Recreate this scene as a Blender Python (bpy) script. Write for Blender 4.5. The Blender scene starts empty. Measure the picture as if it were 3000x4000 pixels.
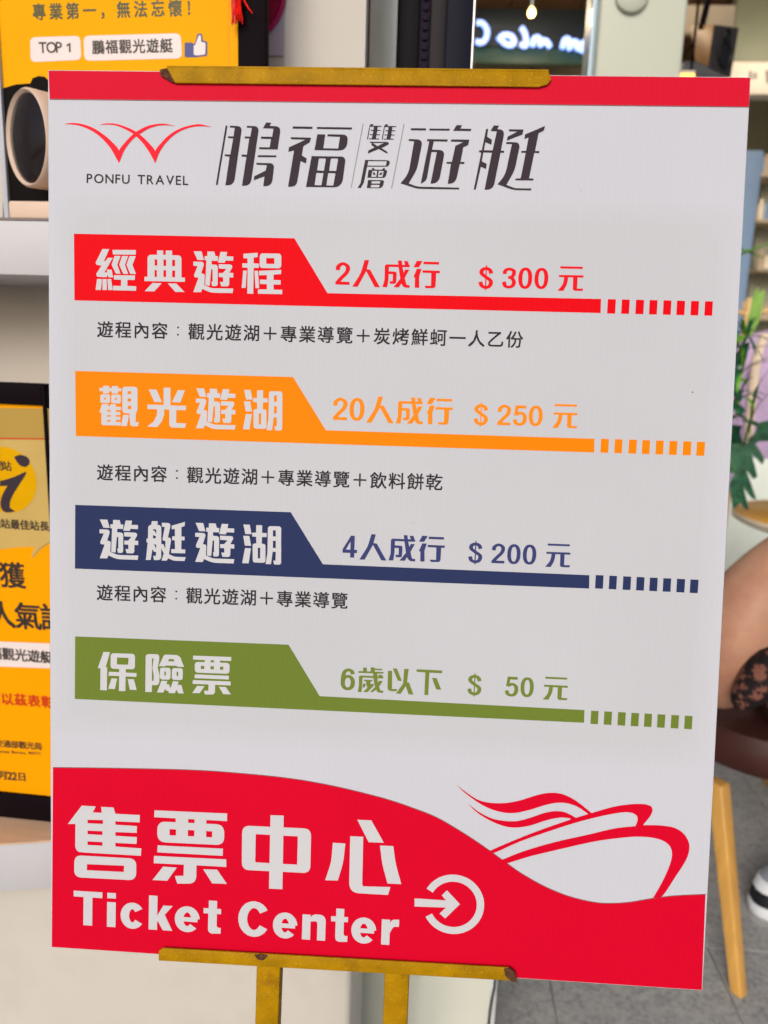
import bpy, bmesh, math, random
import numpy as np
from mathutils import Vector, Matrix
from mathutils.geometry import tessellate_polygon
random.seed(7)
S = bpy.context.scene
C = S.collection
R = math.radians
# ------------------------------------------------------------------ camera
F = 3000.0
CAMZ = 1.4
def _n(v):
    v = np.array(v, float); return v/np.linalg.norm(v)
_dn = _n([(1040-1500)/F, (16000-2000)/F, 1.0])          # gravity seen by the camera
_a = np.array([0.59887967, 0.02259061, -0.02885842])
AZ = -_dn; AX = _n(_a-(_a@AZ)*AZ); AY = np.cross(AZ, AX)
RW = np.array([AX, AY, AZ])
EYE = np.array([0, 0, CAMZ])
cam = bpy.data.cameras.new('camera'); camo = bpy.data.objects.new('camera', cam); C.objects.link(camo)
_m = RW@np.diag([1., -1., -1.])
camo.matrix_world = Matrix([[*_m[i], EYE[i]] for i in range(3)]+[[0, 0, 0, 1]])
cam.sensor_fit = 'VERTICAL'; cam.sensor_height = 32; cam.sensor_width = 24; cam.lens = 24
cam.clip_start = .02; cam.clip_end = 500
cam.dof.use_dof = True; cam.dof.focus_distance = .695; cam.dof.aperture_fstop = 4.6
S.camera = camo
# ------------------------------------------------------------------ sky, sun, exposure
W = bpy.data.worlds.new('World'); S.world = W; W.use_nodes = True
nt = W.node_tree; nt.nodes.clear()
SUN_EL, SUN_AZ = 27, 196           # azimuth measured clockwise from +Y: the sun stands behind the camera, to the left
sky = nt.nodes.new('ShaderNodeTexSky'); sky.sky_type = 'NISHITA'; sky.sun_disc = False
sky.sun_elevation = R(SUN_EL); sky.sun_rotation = R(SUN_AZ); sky.dust_density = 4; sky.air_density = .8; sky.ozone_density = 1
bg = nt.nodes.new('ShaderNodeBackground'); bg.inputs[1].default_value = .12
wo = nt.nodes.new('ShaderNodeOutputWorld')
nt.links.new(sky.outputs[0], bg.inputs[0]); nt.links.new(bg.outputs[0], wo.inputs[0])
sl = bpy.data.lights.new('sun', 'SUN'); sl.energy = 1.8; sl.angle = R(28); sl.color = (1, .965, .93)
so = bpy.data.objects.new('sun', sl); C.objects.link(so)
_az, _el = R(SUN_AZ), R(SUN_EL)
_d = Vector((math.sin(_az)*math.cos(_el), math.cos(_az)*math.cos(_el), math.sin(_el)))
so.rotation_euler = _d.to_track_quat('Z', 'Y').to_euler()
S.view_settings.view_transform = 'Standard'; S.view_settings.look = 'None'
S.view_settings.exposure = -0.2; S.view_settings.gamma = 1
S.render.engine = 'CYCLES'
S.cycles.max_bounces = 8
# ------------------------------------------------------------------ rays and planes
def ray(px, py): return RW@np.array([(px-1500)/F, (py-2000)/F, 1.0])
def at(px, py, Y):
    r = ray(px, py); return EYE+r*(Y/r[1])
class Plane:
    def __init__(s, o, x, y):
        s.o = np.array(o, float); s.x = _n(x); y = np.array(y, float); s.y = _n(y-(y@s.x)*s.x); s.n = np.cross(s.x, s.y)
    def hit(s, px, py, z=0.):
        r = ray(px, py); t = ((s.o+s.n*z-EYE)@s.n)/(r@s.n); p = EYE+r*t-s.o
        return np.array([p@s.x, p@s.y])
    def w(s, x, y, z=0.): return s.o+s.x*x+s.y*y+s.n*z
    def matrix(s): return Matrix([[s.x[i], s.y[i], s.n[i], s.o[i]] for i in range(3)]+[[0, 0, 0, 1]])
class Frame:                        # level frame turned about the vertical
    def __init__(s, x, y, yaw):
        s.o = np.array([x, y, 0.]); c, q = math.cos(R(yaw)), math.sin(R(yaw))
        s.x = np.array([c, q, 0]); s.y = np.array([-q, c, 0]); s.yaw = R(yaw)
    def w(s, x, y, z): return s.o+s.x*x+s.y*y+np.array([0, 0, z])
    def plane(s, yoff): return Plane(s.o+s.y*yoff, s.x, [0, 0, 1])     # normal points to the camera
WF = Frame(0, 0, 0)
# ------------------------------------------------------------------ objects
MW = {}
def thing(name, label, cat, loc=(0, 0, 0), rotz=0., group=None, matrix=None):
    o = bpy.data.objects.new(name, None); C.objects.link(o); o.empty_display_size = .05
    M = matrix if matrix is not None else Matrix.Translation(Vector([float(q) for q in loc]))@Matrix.Rotation(rotz, 4, 'Z')
    o.matrix_world = M; MW[o.name] = M.copy()
    o['label'] = label; o['category'] = cat
    if group: o['group'] = group
    return o
def tag(o, label=None, cat=None, group=None, kind=None):
    if label: o['label'] = label
    if cat: o['category'] = cat
    if group: o['group'] = group
    if kind: o['kind'] = kind
    return o
def add(name, verts, faces, mat, parent=None, smooth=False, bevel=0, seg=2, label=None, subsurf=0):
    """verts are world points; the object's own origin is at its parent's"""
    M = MW[parent.name] if parent else Matrix.Identity(4)
    if parent is None:
        v = np.array([list(q) for q in verts]); c = v.mean(0); c[2] = v[:, 2].min(); M = Matrix.Translation(Vector(c))
    Mi = M.inverted()
    me = bpy.data.meshes.new(name)
    me.from_pydata([tuple(Mi@Vector([float(a) for a in q])) for q in verts], [], [tuple(f) for f in faces]); me.update()
    if mat: me.materials.append(mat)
    o = bpy.data.objects.new(name, me); C.objects.link(o)
    if parent: o.parent = parent
    else: o.matrix_world = M
    MW[o.name] = M.copy()
    bm = bmesh.new(); bm.from_mesh(me)
    if name != 'lettering' and not name.endswith('print'): bmesh.ops.recalc_face_normals(bm, faces=bm.faces) if len(bm.faces) > 1 and bevel >= 0 else None
    if bevel > 0:
        bmesh.ops.bevel(bm, geom=[e for e in bm.edges if e.is_manifold and e.calc_face_angle(0) > .5], offset=bevel, segments=seg, affect='EDGES', profile=.5)
    bm.to_mesh(me); bm.free()
    if smooth:
        for p in me.polygons: p.use_smooth = True
        try: me.set_sharp_from_angle(angle=R(42))
        except Exception: pass
    if subsurf:
        m = o.modifiers.new('s', 'SUBSURF'); m.levels = m.render_levels = subsurf
    if label: o['label'] = label
    return o
BF = [(0, 1, 2, 3), (7, 6, 5, 4), (0, 4, 5, 1), (1, 5, 6, 2), (2, 6, 7, 3), (3, 7, 4, 0)]
def boxv(fr, x0, x1, y0, y1, z0, z1):
    return [fr.w(*p) for p in ((x0, y0, z0), (x1, y0, z0), (x1, y1, z0), (x0, y1, z0), (x0, y0, z1), (x1, y0, z1), (x1, y1, z1), (x0, y1, z1))]
def box(name, fr, b, mat, parent=None, bevel=.002, **k):
    return add(name, boxv(fr, *b), BF, mat, parent, bevel=bevel, smooth=bevel > 0, **k)
def boxes(name, fr, bs, mat, parent=None, bevel=0, **k):
    v, f = [], []
    for b in bs:
        n = len(v); v += boxv(fr, *b); f += [tuple(i+n for i in q) for q in BF]
    return add(name, v, f, mat, parent, bevel=bevel, **k)
def sweep(pts, rad, n=10, flat=1.0, up=(0, 0, 1)):
    pts = [np.array(p, float) for p in pts]; v, f = [], []
    rad = rad if hasattr(rad, '__len__') else [rad]*len(pts)
    a = None
    for i, p in enumerate(pts):
        t = _n(pts[min(i+1, len(pts)-1)]-pts[max(i-1, 0)])
        if a is None:
            a = np.cross(t, up)
            if np.linalg.norm(a) < 1e-3: a = np.cross(t, (0, 1, 0))
        a = _n(a-(a@t)*t); b = np.cross(t, a)
        for k in range(n):
            q = 2*math.pi*k/n; v.append(p+(a*math.cos(q)+b*math.sin(q)*flat)*rad[i])
    for i in range(len(pts)-1):
        for k in range(n):
            k2 = (k+1) % n; f.append((i*n+k, i*n+k2, (i+1)*n+k2, (i+1)*n+k))
    f.append(tuple(range(n))[::-1]); f.append(tuple((len(pts)-1)*n+k for k in range(n)))
    return v, f
def tube(name, pts, rad, mat, parent=None, n=10, flat=1.0, **k):
    v, f = sweep(pts, rad, n, flat); return add(name, v, f, mat, parent, smooth=True, **k)
def lathe(prof, centre, axis=(0, 0, 1), n=40):
    ax = _n(axis); h = np.array([1, 0, 0]) if abs(ax[0]) < .9 else np.array([0, 1, 0]); a = _n(np.cross(ax, h)); b = np.cross(ax, a)
    v, f = [], []
    for (r, z) in prof:
        for k in range(n):
            q = 2*math.pi*k/n; v.append(np.array(centre)+ax*z+(a*math.cos(q)+b*math.sin(q))*max(r, 1e-5))
    for i in range(len(prof)-1):
        for k in range(n):
            k2 = (k+1) % n; f.append((i*n+k, i*n+k2, (i+1)*n+k2, (i+1)*n+k))
    return v, f
def prism(pl, pts, z0, z1):
    n = len(pts); v = [pl.w(p[0], p[1], z0) for p in pts]+[pl.w(p[0], p[1], z1) for p in pts]
    f = [tuple(range(n)), tuple(range(2*n-1, n-1, -1))]+[(i, (i+1) % n, n+(i+1) % n, n+i) for i in range(n)]
    return v, f
# ------------------------------------------------------------------ materials
def mat(name, col, rough=.5, metal=0., var=.06, vs=18, bump=0., bs=120, coat=0., emit=None, es=1., alpha=None, trans=0., stretch=None, col2=None, thr=(.45, .6), c2s=6, spec=.25, sparkle=0):
    m = bpy.data.materials.new(name); m.use_nodes = True; t = m.node_tree; N, L = t.nodes, t.links
    b = N['Principled BSDF']; tc = N.new('ShaderNodeTexCoord'); src = tc.outputs['Object']
    if stretch:
        mp = N.new('ShaderNodeMapping'); mp.inputs['Scale'].default_value = stretch; L.new(src, mp.inputs[0]); src = mp.outputs[0]
    b.inputs['Roughness'].default_value = rough; b.inputs['Metallic'].default_value = metal
    b.inputs['Coat Weight'].default_value = coat; b.inputs['Transmission Weight'].default_value = trans
    b.inputs['Specular IOR Level'].default_value = spec
    no = N.new('ShaderNodeTexNoise'); no.inputs['Scale'].default_value = vs; no.inputs['Detail'].default_value = 5; L.new(src, no.inputs['Vector'])
    mr = N.new('ShaderNodeMapRange'); mr.inputs['To Min'].default_value = 1-var; mr.inputs['To Max'].default_value = 1+var
    mr.inputs['From Min'].default_value = .3; mr.inputs['From Max'].default_value = .7; L.new(no.outputs[0], mr.inputs[0])
    hs = N.new('ShaderNodeHueSaturation'); hs.inputs['Color'].default_value = (*col, 1); L.new(mr.outputs[0], hs.inputs['Value'])
    out = hs.outputs[0]
    if col2:
        n2 = N.new('ShaderNodeTexNoise'); n2.inputs['Scale'].default_value = c2s; n2.inputs['Detail'].default_value = 8; n2.inputs['Roughness'].default_value = .65; L.new(src, n2.inputs['Vector'])
        m2 = N.new('ShaderNodeMapRange'); m2.inputs['From Min'].default_value = thr[0]; m2.inputs['From Max'].default_value = thr[1]; L.new(n2.outputs[0], m2.inputs[0])
        mx = N.new('ShaderNodeMix'); mx.data_type = 'RGBA'; L.new(m2.outputs[0], mx.inputs[0]); L.new(out, mx.inputs[6]); mx.inputs[7].default_value = (*col2, 1); out = mx.outputs[2]
    if sparkle:
        vo = N.new('ShaderNodeTexNoise'); vo.inputs['Scale'].default_value = 420; vo.inputs['Detail'].default_value = 2; L.new(src, vo.inputs['Vector'])
        m3 = N.new('ShaderNodeMapRange'); m3.inputs['From Min'].default_value = .63; m3.inputs['From Max'].default_value = .74; m3.inputs['To Max'].default_value = sparkle; L.new(vo.outputs[0], m3.inputs[0])
        mx = N.new('ShaderNodeMix'); mx.data_type = 'RGBA'; L.new(m3.outputs[0], mx.inputs[0]); L.new(out, mx.inputs[6]); mx.inputs[7].default_value = (.66, .46, .06, 1); out = mx.outputs[2]
    L.new(out, b.inputs['Base Color'])
    if bump:
        nb = N.new('ShaderNodeTexNoise'); nb.inputs['Scale'].default_value = bs; nb.inputs['Detail'].default_value = 4; L.new(src, nb.inputs['Vector'])
        bp = N.new('ShaderNodeBump'); bp.inputs['Strength'].default_value = bump; bp.inputs['Distance'].default_value = .002; L.new(nb.outputs[0], bp.inputs['Height']); L.new(bp.outputs[0], b.inputs['Normal'])
    if emit:
        b.inputs['Emission Color'].default_value = (*emit, 1); b.inputs['Emission Strength'].default_value = es
    return m
def board_mat(name, col, var=.02):
    """print on fluted plastic sheet: faint vertical ribs"""
    m = mat(name, col, .6, var=var, vs=5, spec=.05); t = m.node_tree; N, L = t.nodes, t.links; b = N['Principled BSDF']
    tc = N.new('ShaderNodeTexCoord'); wv = N.new('ShaderNodeTexWave'); wv.bands_direction = 'X'; wv.inputs['Scale'].default_value = 62; wv.inputs['Distortion'].default_value = .4; wv.inputs['Detail'].default_value = 1
    no = N.new('ShaderNodeTexNoise'); no.inputs['Scale'].default_value = 9; no.inputs['Detail'].default_value = 3
    L.new(tc.outputs['Object'], wv.inputs['Vector']); L.new(tc.outputs['Object'], no.inputs['Vector'])
    ma = N.new('ShaderNodeMath'); ma.operation = 'MULTIPLY_ADD'; L.new(no.outputs[0], ma.inputs[0]); ma.inputs[1].default_value = 3.5; L.new(wv.outputs[0], ma.inputs[2])
    bp = N.new('ShaderNodeBump'); bp.inputs['Strength'].default_value = .09; bp.inputs['Distance'].default_value = .0006
    L.new(ma.outputs[0], bp.inputs['Height']); L.new(bp.outputs[0], b.inputs['Normal'])
    return m
M = {}
M['white'] = board_mat('white sheet', (.522, .542, .608)); M['grey'] = board_mat('grey field', (.497, .513, .560))
M['band'] = board_mat('band red', (.60, .008, .030)); M['red'] = board_mat('heading red', (.70, .002, .008))
M['curve'] = board_mat('curve red', (.60, .001, .021)); M['orange'] = board_mat('orange print', (.84, .215, .002))
M['navy'] = board_mat('navy print', (.023, .034, .104)); M['green'] = board_mat('green print', (.135, .195, .030))
M['letter'] = mat('letter white', (.54, .55, .59), .6, var=.01, spec=.05); M['ink'] = mat('ink dark', (.043, .032, .042), .6, var=.03, spec=.05)
M['ink2'] = mat('ink black', (.030, .026, .032), .6, var=.02, spec=.05); M['greyline'] = mat('grey line', (.24, .24, .25), .5)
M['keyline'] = mat('key line', (.20, .07, .09), .5); M['logo'] = mat('logo red', (.85, .022, .04), .6, var=.02, spec=.05)
M['tred'] = mat('text red', (.72, .008, .016), .6, var=.02, spec=.05); M['torange'] = mat('text orange', (.86, .24, .012), .6, var=.02, spec=.05)
M['tnavy'] = mat('text navy', (.042, .05, .16), .6, var=.02, spec=.05); M['tgreen'] = mat('text green', (.15, .205, .035), .6, var=.02, spec=.05)
M['edge'] = mat('sheet edge', (.55, .45, .5), .6)
M['gold'] = mat('mustard enamel', (.37, .195, .000), .5, metal=.0, spec=.10, var=.17, vs=50, bump=.4, bs=420, col2=(.20, .085, .006), thr=(.58, .76), c2s=30, sparkle=.35)
M['rust'] = mat('rusty steel', (.11, .045, .022), .8, metal=.2, var=.5, vs=300, bump=.9, bs=600)
M['darkhole'] = mat('tube inside', (.075, .06, .05), .7, metal=.3, var=.4, vs=300)
# ------------------------------------------------------------------ flat print
def parse(s):
    out = []
    for q in s.split():
        t = [float(z) for z in q.split(',')]; out.append((t[0], t[1], t[2] if len(t) > 2 else 0.))
    return out
def fillet(pts, closed=True):
    n = len(pts); out = []
    for i, (x, y, r) in enumerate(pts):
        p = np.array([x, y])
        if r <= 0 or (not closed and i in (0, n-1)): out.append(p); continue
        a = np.array(pts[i-1][:2])-p; b = np.array(pts[(i+1) % n][:2])-p
        la, lb = np.linalg.norm(a), np.linalg.norm(b)
        if la < 1e-6 or lb < 1e-6: out.append(p); continue
        r2 = min(r, la*.49 if pts[i-1][2] else la*.95, lb*.49 if pts[(i+1) % n][2] else lb*.95)
        A, B = p+a/la*r2, p+b/lb*r2
        for k in range(6):
            t = k/5; out.append(A*(1-t)**2+2*p*.92*t*(1-t)+2*(A+B)/2*.08*t*(1-t)+B*t*t)
    return out
def smooth_loop(pts, sub=4, corner=50):
    n = len(pts); P = [np.array(p[:2]) for p in pts]; cr = []
    for i in range(n):
        a = P[i]-P[i-1]; b = P[(i+1) % n]-P[i]
        ang = abs(math.degrees(math.atan2(a[0]*b[1]-a[1]*b[0], a@b))); cr.append(ang > corner)
    out = []
    for i in range(n):
        p1, p2 = P[i], P[(i+1) % n]
        t1 = (p2-P[i-1])/2 if not cr[i] else (p2-p1); t2 = (P[(i+2) % n]-p1)/2 if not cr[(i+1) % n] else (p2-p1)
        L = np.linalg.norm(p2-p1)
        t1 = t1*min(1, L/(np.linalg.norm(t1)+1e-9)); t2 = t2*min(1, L/(np.linalg.norm(t2)+1e-9))
        for k in range(sub):
            t = k/sub; out.append((2*t**3-3*t**2+1)*p1+(t**3-2*t**2+t)*t1+(-2*t**3+3*t**2)*p2+(t**3-t**2)*t2)
    return out
class Ink:
    """collects flat loops (plane coordinates) and builds one mesh just proud of the plane"""
    def __init__(s): s.v = []; s.f = []
    def loops(s, loops, z):
        loops = [[Vector((float(p[0]), float(p[1]), 0)) for p in l] for l in loops]
        base = len(s.v); flat = [p for l in loops for p in l]
        tris = tessellate_polygon(loops)
        s.v += [(p.x, p.y, z) for p in flat]
        for t in tris:
            a, b, c = (flat[i] for i in t)
            cr = (b.x-a.x)*(c.y-a.y)-(b.y-a.y)*(c.x-a.x)
            if abs(cr) < 1e-14: continue
            s.f.append(tuple(base+i for i in (t if cr > 0 else t[::-1])))
    def build(s, name, pl, m, parent, label=None):
        return add(name, [pl.w(*p) for p in s.v], s.f, m, parent, label=label, bevel=-1)
DZ = 2e-5
def glyph(ink, pl, crop, text, z, shift=None, smooth=False):
    """text: entries split by ';', loops in an entry split by '|'; crop = (x0, y0, scale) of the traced detail"""
    x0, y0, s = crop; d = np.array([0, 0])
    if shift is not None:
        rx, ry, dest = shift; d = np.array(pl.hit(*dest))-np.array(pl.hit(x0+rx*s, y0+ry*s))
    for k, e in enumerate([q for q in text.split(';') if q.strip()]):
        L = []
        for lp in e.split('|'):
            pts = parse(lp); pts = smooth_loop(pts) if smooth else fillet(pts)
            L.append([pl.hit(x0+p[0]*s, y0+p[1]*s)+d for p in pts])
        ink.loops(L, z+k*DZ)
def strokepoly(pts, wx, wy):
    pts = [np.array(p, float) for p in pts]; L, Rr = [], []; n = len(pts)
    for i, p in enumerate(pts):
        t = _n(pts[min(i+1, n-1)]-pts[max(i-1, 0)]); nn = np.array([-t[1], t[0]])
        o = np.array([nn[0]*wx/2, nn[1]*wy/2]); L.append(p+o); Rr.append(p-o)
    return L+Rr[::-1]
def arc(cx, cy, rx, ry, a0, a1, n=22):
    return [(cx+rx*math.cos(R(a0+(a1-a0)*k/n)), cy+ry*math.sin(R(a0+(a1-a0)*k/n))) for k in range(n+1)]
def spline(pts, sub=5):
    P = [np.array(p, float) for p in pts]; out = []
    for i in range(len(P)-1):
        p0 = P[i-1] if i else 2*P[0]-P[1]; p3 = P[i+2] if i+2 < len(P) else 2*P[-1]-P[-2]; p1, p2 = P[i], P[i+1]
        for k in range(sub):
            t = k/sub; out.append(.5*((2*p1)+(-p0+p2)*t+(2*p0-5*p1+4*p2-p3)*t*t+(-p0+3*p1-3*p2+p3)*t**3))
    return out+[P[-1]]
def quad(x0, y0, x1, y1): return [(x0, y0), (x1, y0), (x1, y1), (x0, y1)]
def pp(s): return [tuple(p) for p in fillet(parse(s))]
def st(pts, w=17.5, h=13): return strokepoly(spline(pts), w, h)
def annulus(cx, cy, rx, ry, w, h, e=1.0):
    o, i = [], []
    for k in range(40):
        a = 2*math.pi*k/40; c, q = math.cos(a), math.sin(a)
        c2 = math.copysign(abs(c)**e, c); q2 = math.copysign(abs(q)**e, q)
        o.append((cx+(rx+w/2)*c2, cy+(ry+h/2)*q2)); i.append((cx+(rx-w/2)*c2, cy+(ry-h/2)*q2))
    return [o, i]
# entries in a unit cell: x 0..w, y 0..100 downwards
UNIT = {
 '0': (62, [annulus(31, 50, 22, 43.5, 18, 13, .88)]),
 '2': (62, [[st([(10, 36), (12, 19), (31, 7), (50, 17), (52, 33), (45, 49), (28, 68), (13, 86), (10, 94)])], [quad(1, 87, 61, 100)]]),
 '3': (62, [[st([(10, 31), (13, 15), (31, 7), (50, 15), (50, 33), (41, 45), (27, 47)])], [st([(27, 47), (44, 51), (53, 70), (47, 87), (31, 93.5), (14, 87), (9, 68)])]]),
 '4': (62, [[pp('34,0 50,0,3 50,64 61,64 61,79 50,79 50,100 33,100 33,79 1,79 1,63'), pp('33,26 33,64 14,64')]]),
 '5': (62, [[pp('11,0 57,0 57,14 23,14 20,46 5,50')], [st([(13, 46), (32, 37), (49, 46), (53, 65), (47, 86), (31, 93.5), (14, 87), (9, 70)])]]),
 '6': (62, [[st([(53, 26), (46, 12), (31, 7), (15, 18), (9, 48), (10, 66)])], annulus(31, 65, 22, 28.5, 18, 13, .9)]),
 '$': (62, [[st([(53, 32), (47, 17), (31, 10), (14, 17), (12, 32), (30, 47), (50, 61), (53, 75), (46, 88), (31, 93), (14, 86), (8, 69)])], [quad(28.5, -4, 33.5, 105)]]),
 'T': (84, [[quad(0, 0, 84, 17)], [quad(29, 10, 55, 100)]]),
 'i': (25, [[quad(0, 0, 25, 16)], [quad(0, 27, 25, 100)]]),
 'c': (68, [[strokepoly(arc(34, 63, 22.5, 29, -35, -325), 25, 19)]]),
 'k': (70, [[quad(0, 0, 25, 100)], [pp('20,66 43,27 70,27 47,54 70,100 42,100 27,74 20,82')]]),
 'e': (72, [[strokepoly(arc(36, 63, 24, 29, -2, -318), 25, 18)], [quad(14, 57, 66, 70)]]),
 't': (51, [[pp('15,4 39,4 39,27 51,27 51,42 39,42 39,82,7 51,82 51,99 14,101,14 14,42 0,42 0,27 15,27')]]),
 'C': (90, [[strokepoly(arc(46, 50, 33, 42, -32, -328), 26, 20)]]),
 'n': (68, [[quad(0, 27, 24, 100)], [pp('20,42 30,25,8 68,25,24 68,100 44,100 44,44,8 22,47')]]),
 'r': (50, [[quad(0, 27, 24, 100)], [pp('20,48 28,26,10 50,25 50,46 34,46,6 24,66')]]),
}
def unit(ink, ch, box4, z):
    """place a unit glyph into a box given in plane coordinates (u0, v_top, u1, v_bottom)"""
    w, ent = UNIT[ch]; u0, v0, u1, v1 = box4
    for k, loops in enumerate(ent):
        ink.loops([[(u0+p[0]/w*(u1-u0), v0+p[1]/100*(v1-v0)) for p in l] for l in loops], z+k*DZ)
def unit_px(ink, pl, ch, crop, x0, x1, y0, y1, z):
    cx, cy, s = crop; xm, ym = (x0+x1)/2, (y0+y1)/2; f = lambda x, y: pl.hit(cx+x*s, cy+y*s)
    unit(ink, ch, (f(x0, ym)[0], f(xm, y0)[1], f(x1, ym)[0], f(xm, y1)[1]), z)
_cache = {}
def char_mesh(ch):
    if ch not in _cache:
        cu = bpy.data.curves.new('t', 'FONT'); cu.body = ch; cu.size = 1; cu.resolution_u = 3
        o = bpy.data.objects.new('t', cu); C.objects.link(o)
        dg = bpy.context.evaluated_depsgraph_get(); e = o.evaluated_get(dg); me = e.to_mesh()
        v = [(p.co.x, p.co.y) for p in me.vertices]; f = [tuple(p.vertices) for p in me.polygons]; e.to_mesh_clear()
        f = [q if sum(v[q[i]][0]*v[q[(i+1) % len(q)]][1]-v[q[(i+1) % len(q)]][0]*v[q[i]][1] for i in range(len(q))) > 0 else q[::-1] for q in f]
        C.objects.unlink(o); bpy.data.objects.remove(o); bpy.data.curves.remove(cu)
        _cache[ch] = (v, f)
    return _cache[ch]
def put_char(ink, ch, c, size, z, bold=0., sx=1., cjk=True, ang=0.):
    v, f = char_mesh(ch)
    if not v: return
    if cjk: mx, my = .5, .38
    else: mx = (min(p[0] for p in v)+max(p[0] for p in v))/2; my = .35
    ofs = [(0, 0)] if bold <= 0 else [(bold*math.cos(a), bold*math.sin(a)) for a in [R(45+q*90) for q in range(4)]]
    ca, sa = math.cos(ang), math.sin(ang)
    for k, (dx, dy) in enumerate(ofs):
        b = len(ink.v)
        for p in v:
            x, y = (p[0]-mx)*size*sx, (p[1]-my)*size
            ink.v.append((c[0]+x*ca-y*sa+dx, c[1]+x*sa+y*ca+dy, z+k*DZ))
        ink.f += [tuple(b+i for i in q) for q in f]
def line_cjk(ink, pl, s, p0, p1, size_px, z, bold_px=.8, sx=1.):
    a, b = pl.hit(*p0), pl.hit(*p1); n = max(len(s)-1, 1)
    sc = np.linalg.norm(pl.hit(p0[0]+50, p0[1])-a)/50
    ang = math.atan2(b[1]-a[1], b[0]-a[0]) if len(s) > 1 else 0
    for i, ch in enumerate(s):
        if ch == '：':
            c = a+(b-a)*i/n; q = size_px*sc*.048
            for dy in (-.21, .21): ink.loops([[(c[0]+q*u, c[1]+dy*size_px*sc+q*v) for u, v in ((-1, -1), (1, -1), (1, 1), (-1, 1))]], z)
        elif ch != ' ': put_char(ink, ch, a+(b-a)*i/n, size_px*sc, z, bold_px*sc, sx, ang=ang)
def line_latin(ink, pl, s, p0, p1, size_px, z, bold_px=0., gap=0.):
    """p0/p1: left and right end of the baseline; letters are spaced to fill it"""
    a, b = pl.hit(*p0), pl.hit(*p1); sc = np.linalg.norm(pl.hit(p0[0]+50, p0[1])-a)/50; size = size_px*sc
    ws = []
    for ch in s:
        v, f = char_mesh(ch) if ch != ' ' else ([], [])
        ws.append((max(p[0] for p in v)-min(p[0] for p in v))*size if v else .32*size)
    free = (np.linalg.norm(b-a)-sum(ws))/(len(s)-1); d = (b-a)/np.linalg.norm(b-a); up = np.array([-d[1], d[0]]); x = 0
    ang = math.atan2(d[1], d[0])
    for ch, w in zip(s, ws):
        if ch != ' ': put_char(ink, ch, a+d*(x+w/2)+up*size*.35, size, z, bold_px*sc, cjk=False, ang=ang)
        x += w+free
def poly_px(ink, pl, pts, z, smooth=False):
    P = parse(pts) if isinstance(pts, str) else [(p[0], p[1], p[2] if len(p) > 2 else 0) for p in pts]
    P = smooth_loop(P) if smooth else fillet(P)
    ink.loops([[pl.hit(p[0], p[1]) for p in P]], z)
# ================================================================== the price board
_b = np.array([-0.01920081, 0.7937451, 0.0510029]); _o = np.array([-0.29294549, -0.38531368, 0.66933471])
_BL = RW@(_o+_b)+EYE
BP = Plane(_BL, RW@_a, RW@(-_b))
board = thing('price_board', 'large white and red ticket price board held upright on the mustard easel', 'sign', matrix=BP.matrix())
TLc, TRc, BRc, BLc = BP.hit(187, 273), BP.hit(2933, 301), BP.hit(2744, 3870), BP.hit(200, 3701)
v, f = prism(BP, [BLc, BRc, TRc, TLc], -.0052, 0.)
add('panel', v, f, M['white'], board, bevel=.0004, seg=1)
Z1, Z2, Z3 = .00008, .00016, .00026
def hv(px, py): return BP.hit(px, py)
# top band
i = Ink(); bl, br = hv(193, 387), hv(2928.6, 417)
i.loops([[TLc+[.0006, -.0006], TRc+[-.0006, -.0006], br+[-.0006, 0], bl+[.0003, 0]]], Z1); i.build('top_band_print', BP, M['band'], board, label='red band across the top edge')
i = Ink(); i.loops([[bl+[.0003, .0002], br+[-.0006, .0002], br+[-.0006, -.0007], bl+[.0003, -.0007]]], Z1+DZ); i.build('key_line_print', BP, M['keyline'], board)
# grey field with soft corners
i = Ink(); x0, y1 = hv(252, 1500)[0], hv(1500, 818)[1]; x1, y0 = hv(2800, 1700)[0], hv(1500, 2900)[1]

for k in range(6):      # the printed grey fades softly into the sheet over its last 2 cm
    e = -.010+k*.0036; t_ = (k+1)/6
    m_ = M['grey'] if k == 5 else board_mat('grey fade', tuple(a_+(c_-a_)*t_ for a_, c_ in zip((.522, .542, .608), (.497, .513, .560))))
    i = Ink(); i.loops([[np.array(p) for p in fillet([(x0+e, y0+e, .020), (x1-e, y0+e, .020), (x1-e, y1-e, .020), (x0+e, y1-e, .020)])]], Z1-DZ*(5-k)*.5)
    i.build('grey_field_print', BP, m_, board)
# banners
BAN = [('red', 'red heading banner, uppermost of the four', '289,913 1150,931 1279.5,1145.4 2348,1168 2346,1223 291,1173.5', [(965, 1000), (1026, 1060), (1087, 1122), (1146, 1180), (1206, 1240), (1264, 1299), (1325, 1359), (1385, 1419)], (1500, 800, .9042), (408, 470), (417, 479)),
 ('orange', 'orange heading banner below the red one', '294,1449 1144.7,1472.7 1273,1680.7 2322,1714 2321,1767.5 296.6,1703', [(936, 970), (996, 1029), (1057, 1091), (1115, 1148), (1174, 1207), (1232, 1266), (1291, 1326), (1350, 1385)], (1500, 800, .9042), (1011, 1071), (1024, 1084)),
 ('navy', 'navy blue heading banner below the orange one', '294,1972 1135.7,2000.7 1261.4,2204 2302,2246.7 2301,2299 293,2221', [(913, 947), (972, 1005), (1032, 1066), (1090, 1124), (1147, 1181), (1205, 1239), (1264, 1299), (1322, 1357)], (1500, 1800, .9042), (494, 552), (513, 571)),
 ('green', 'green heading banner, lowest of the four', '293.8,2485.7 1127,2518 1248.6,2719 2283,2773.5 2281.4,2823 292.4,2730', [(1178, 1209), (1233, 1265), (1290, 1322), (1345, 1377), (1400, 1431), (1454, 1486), (1511, 1543), (1567, 1599)], (1200, 2640, .94033), (145, 200), (166, 221))]
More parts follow.
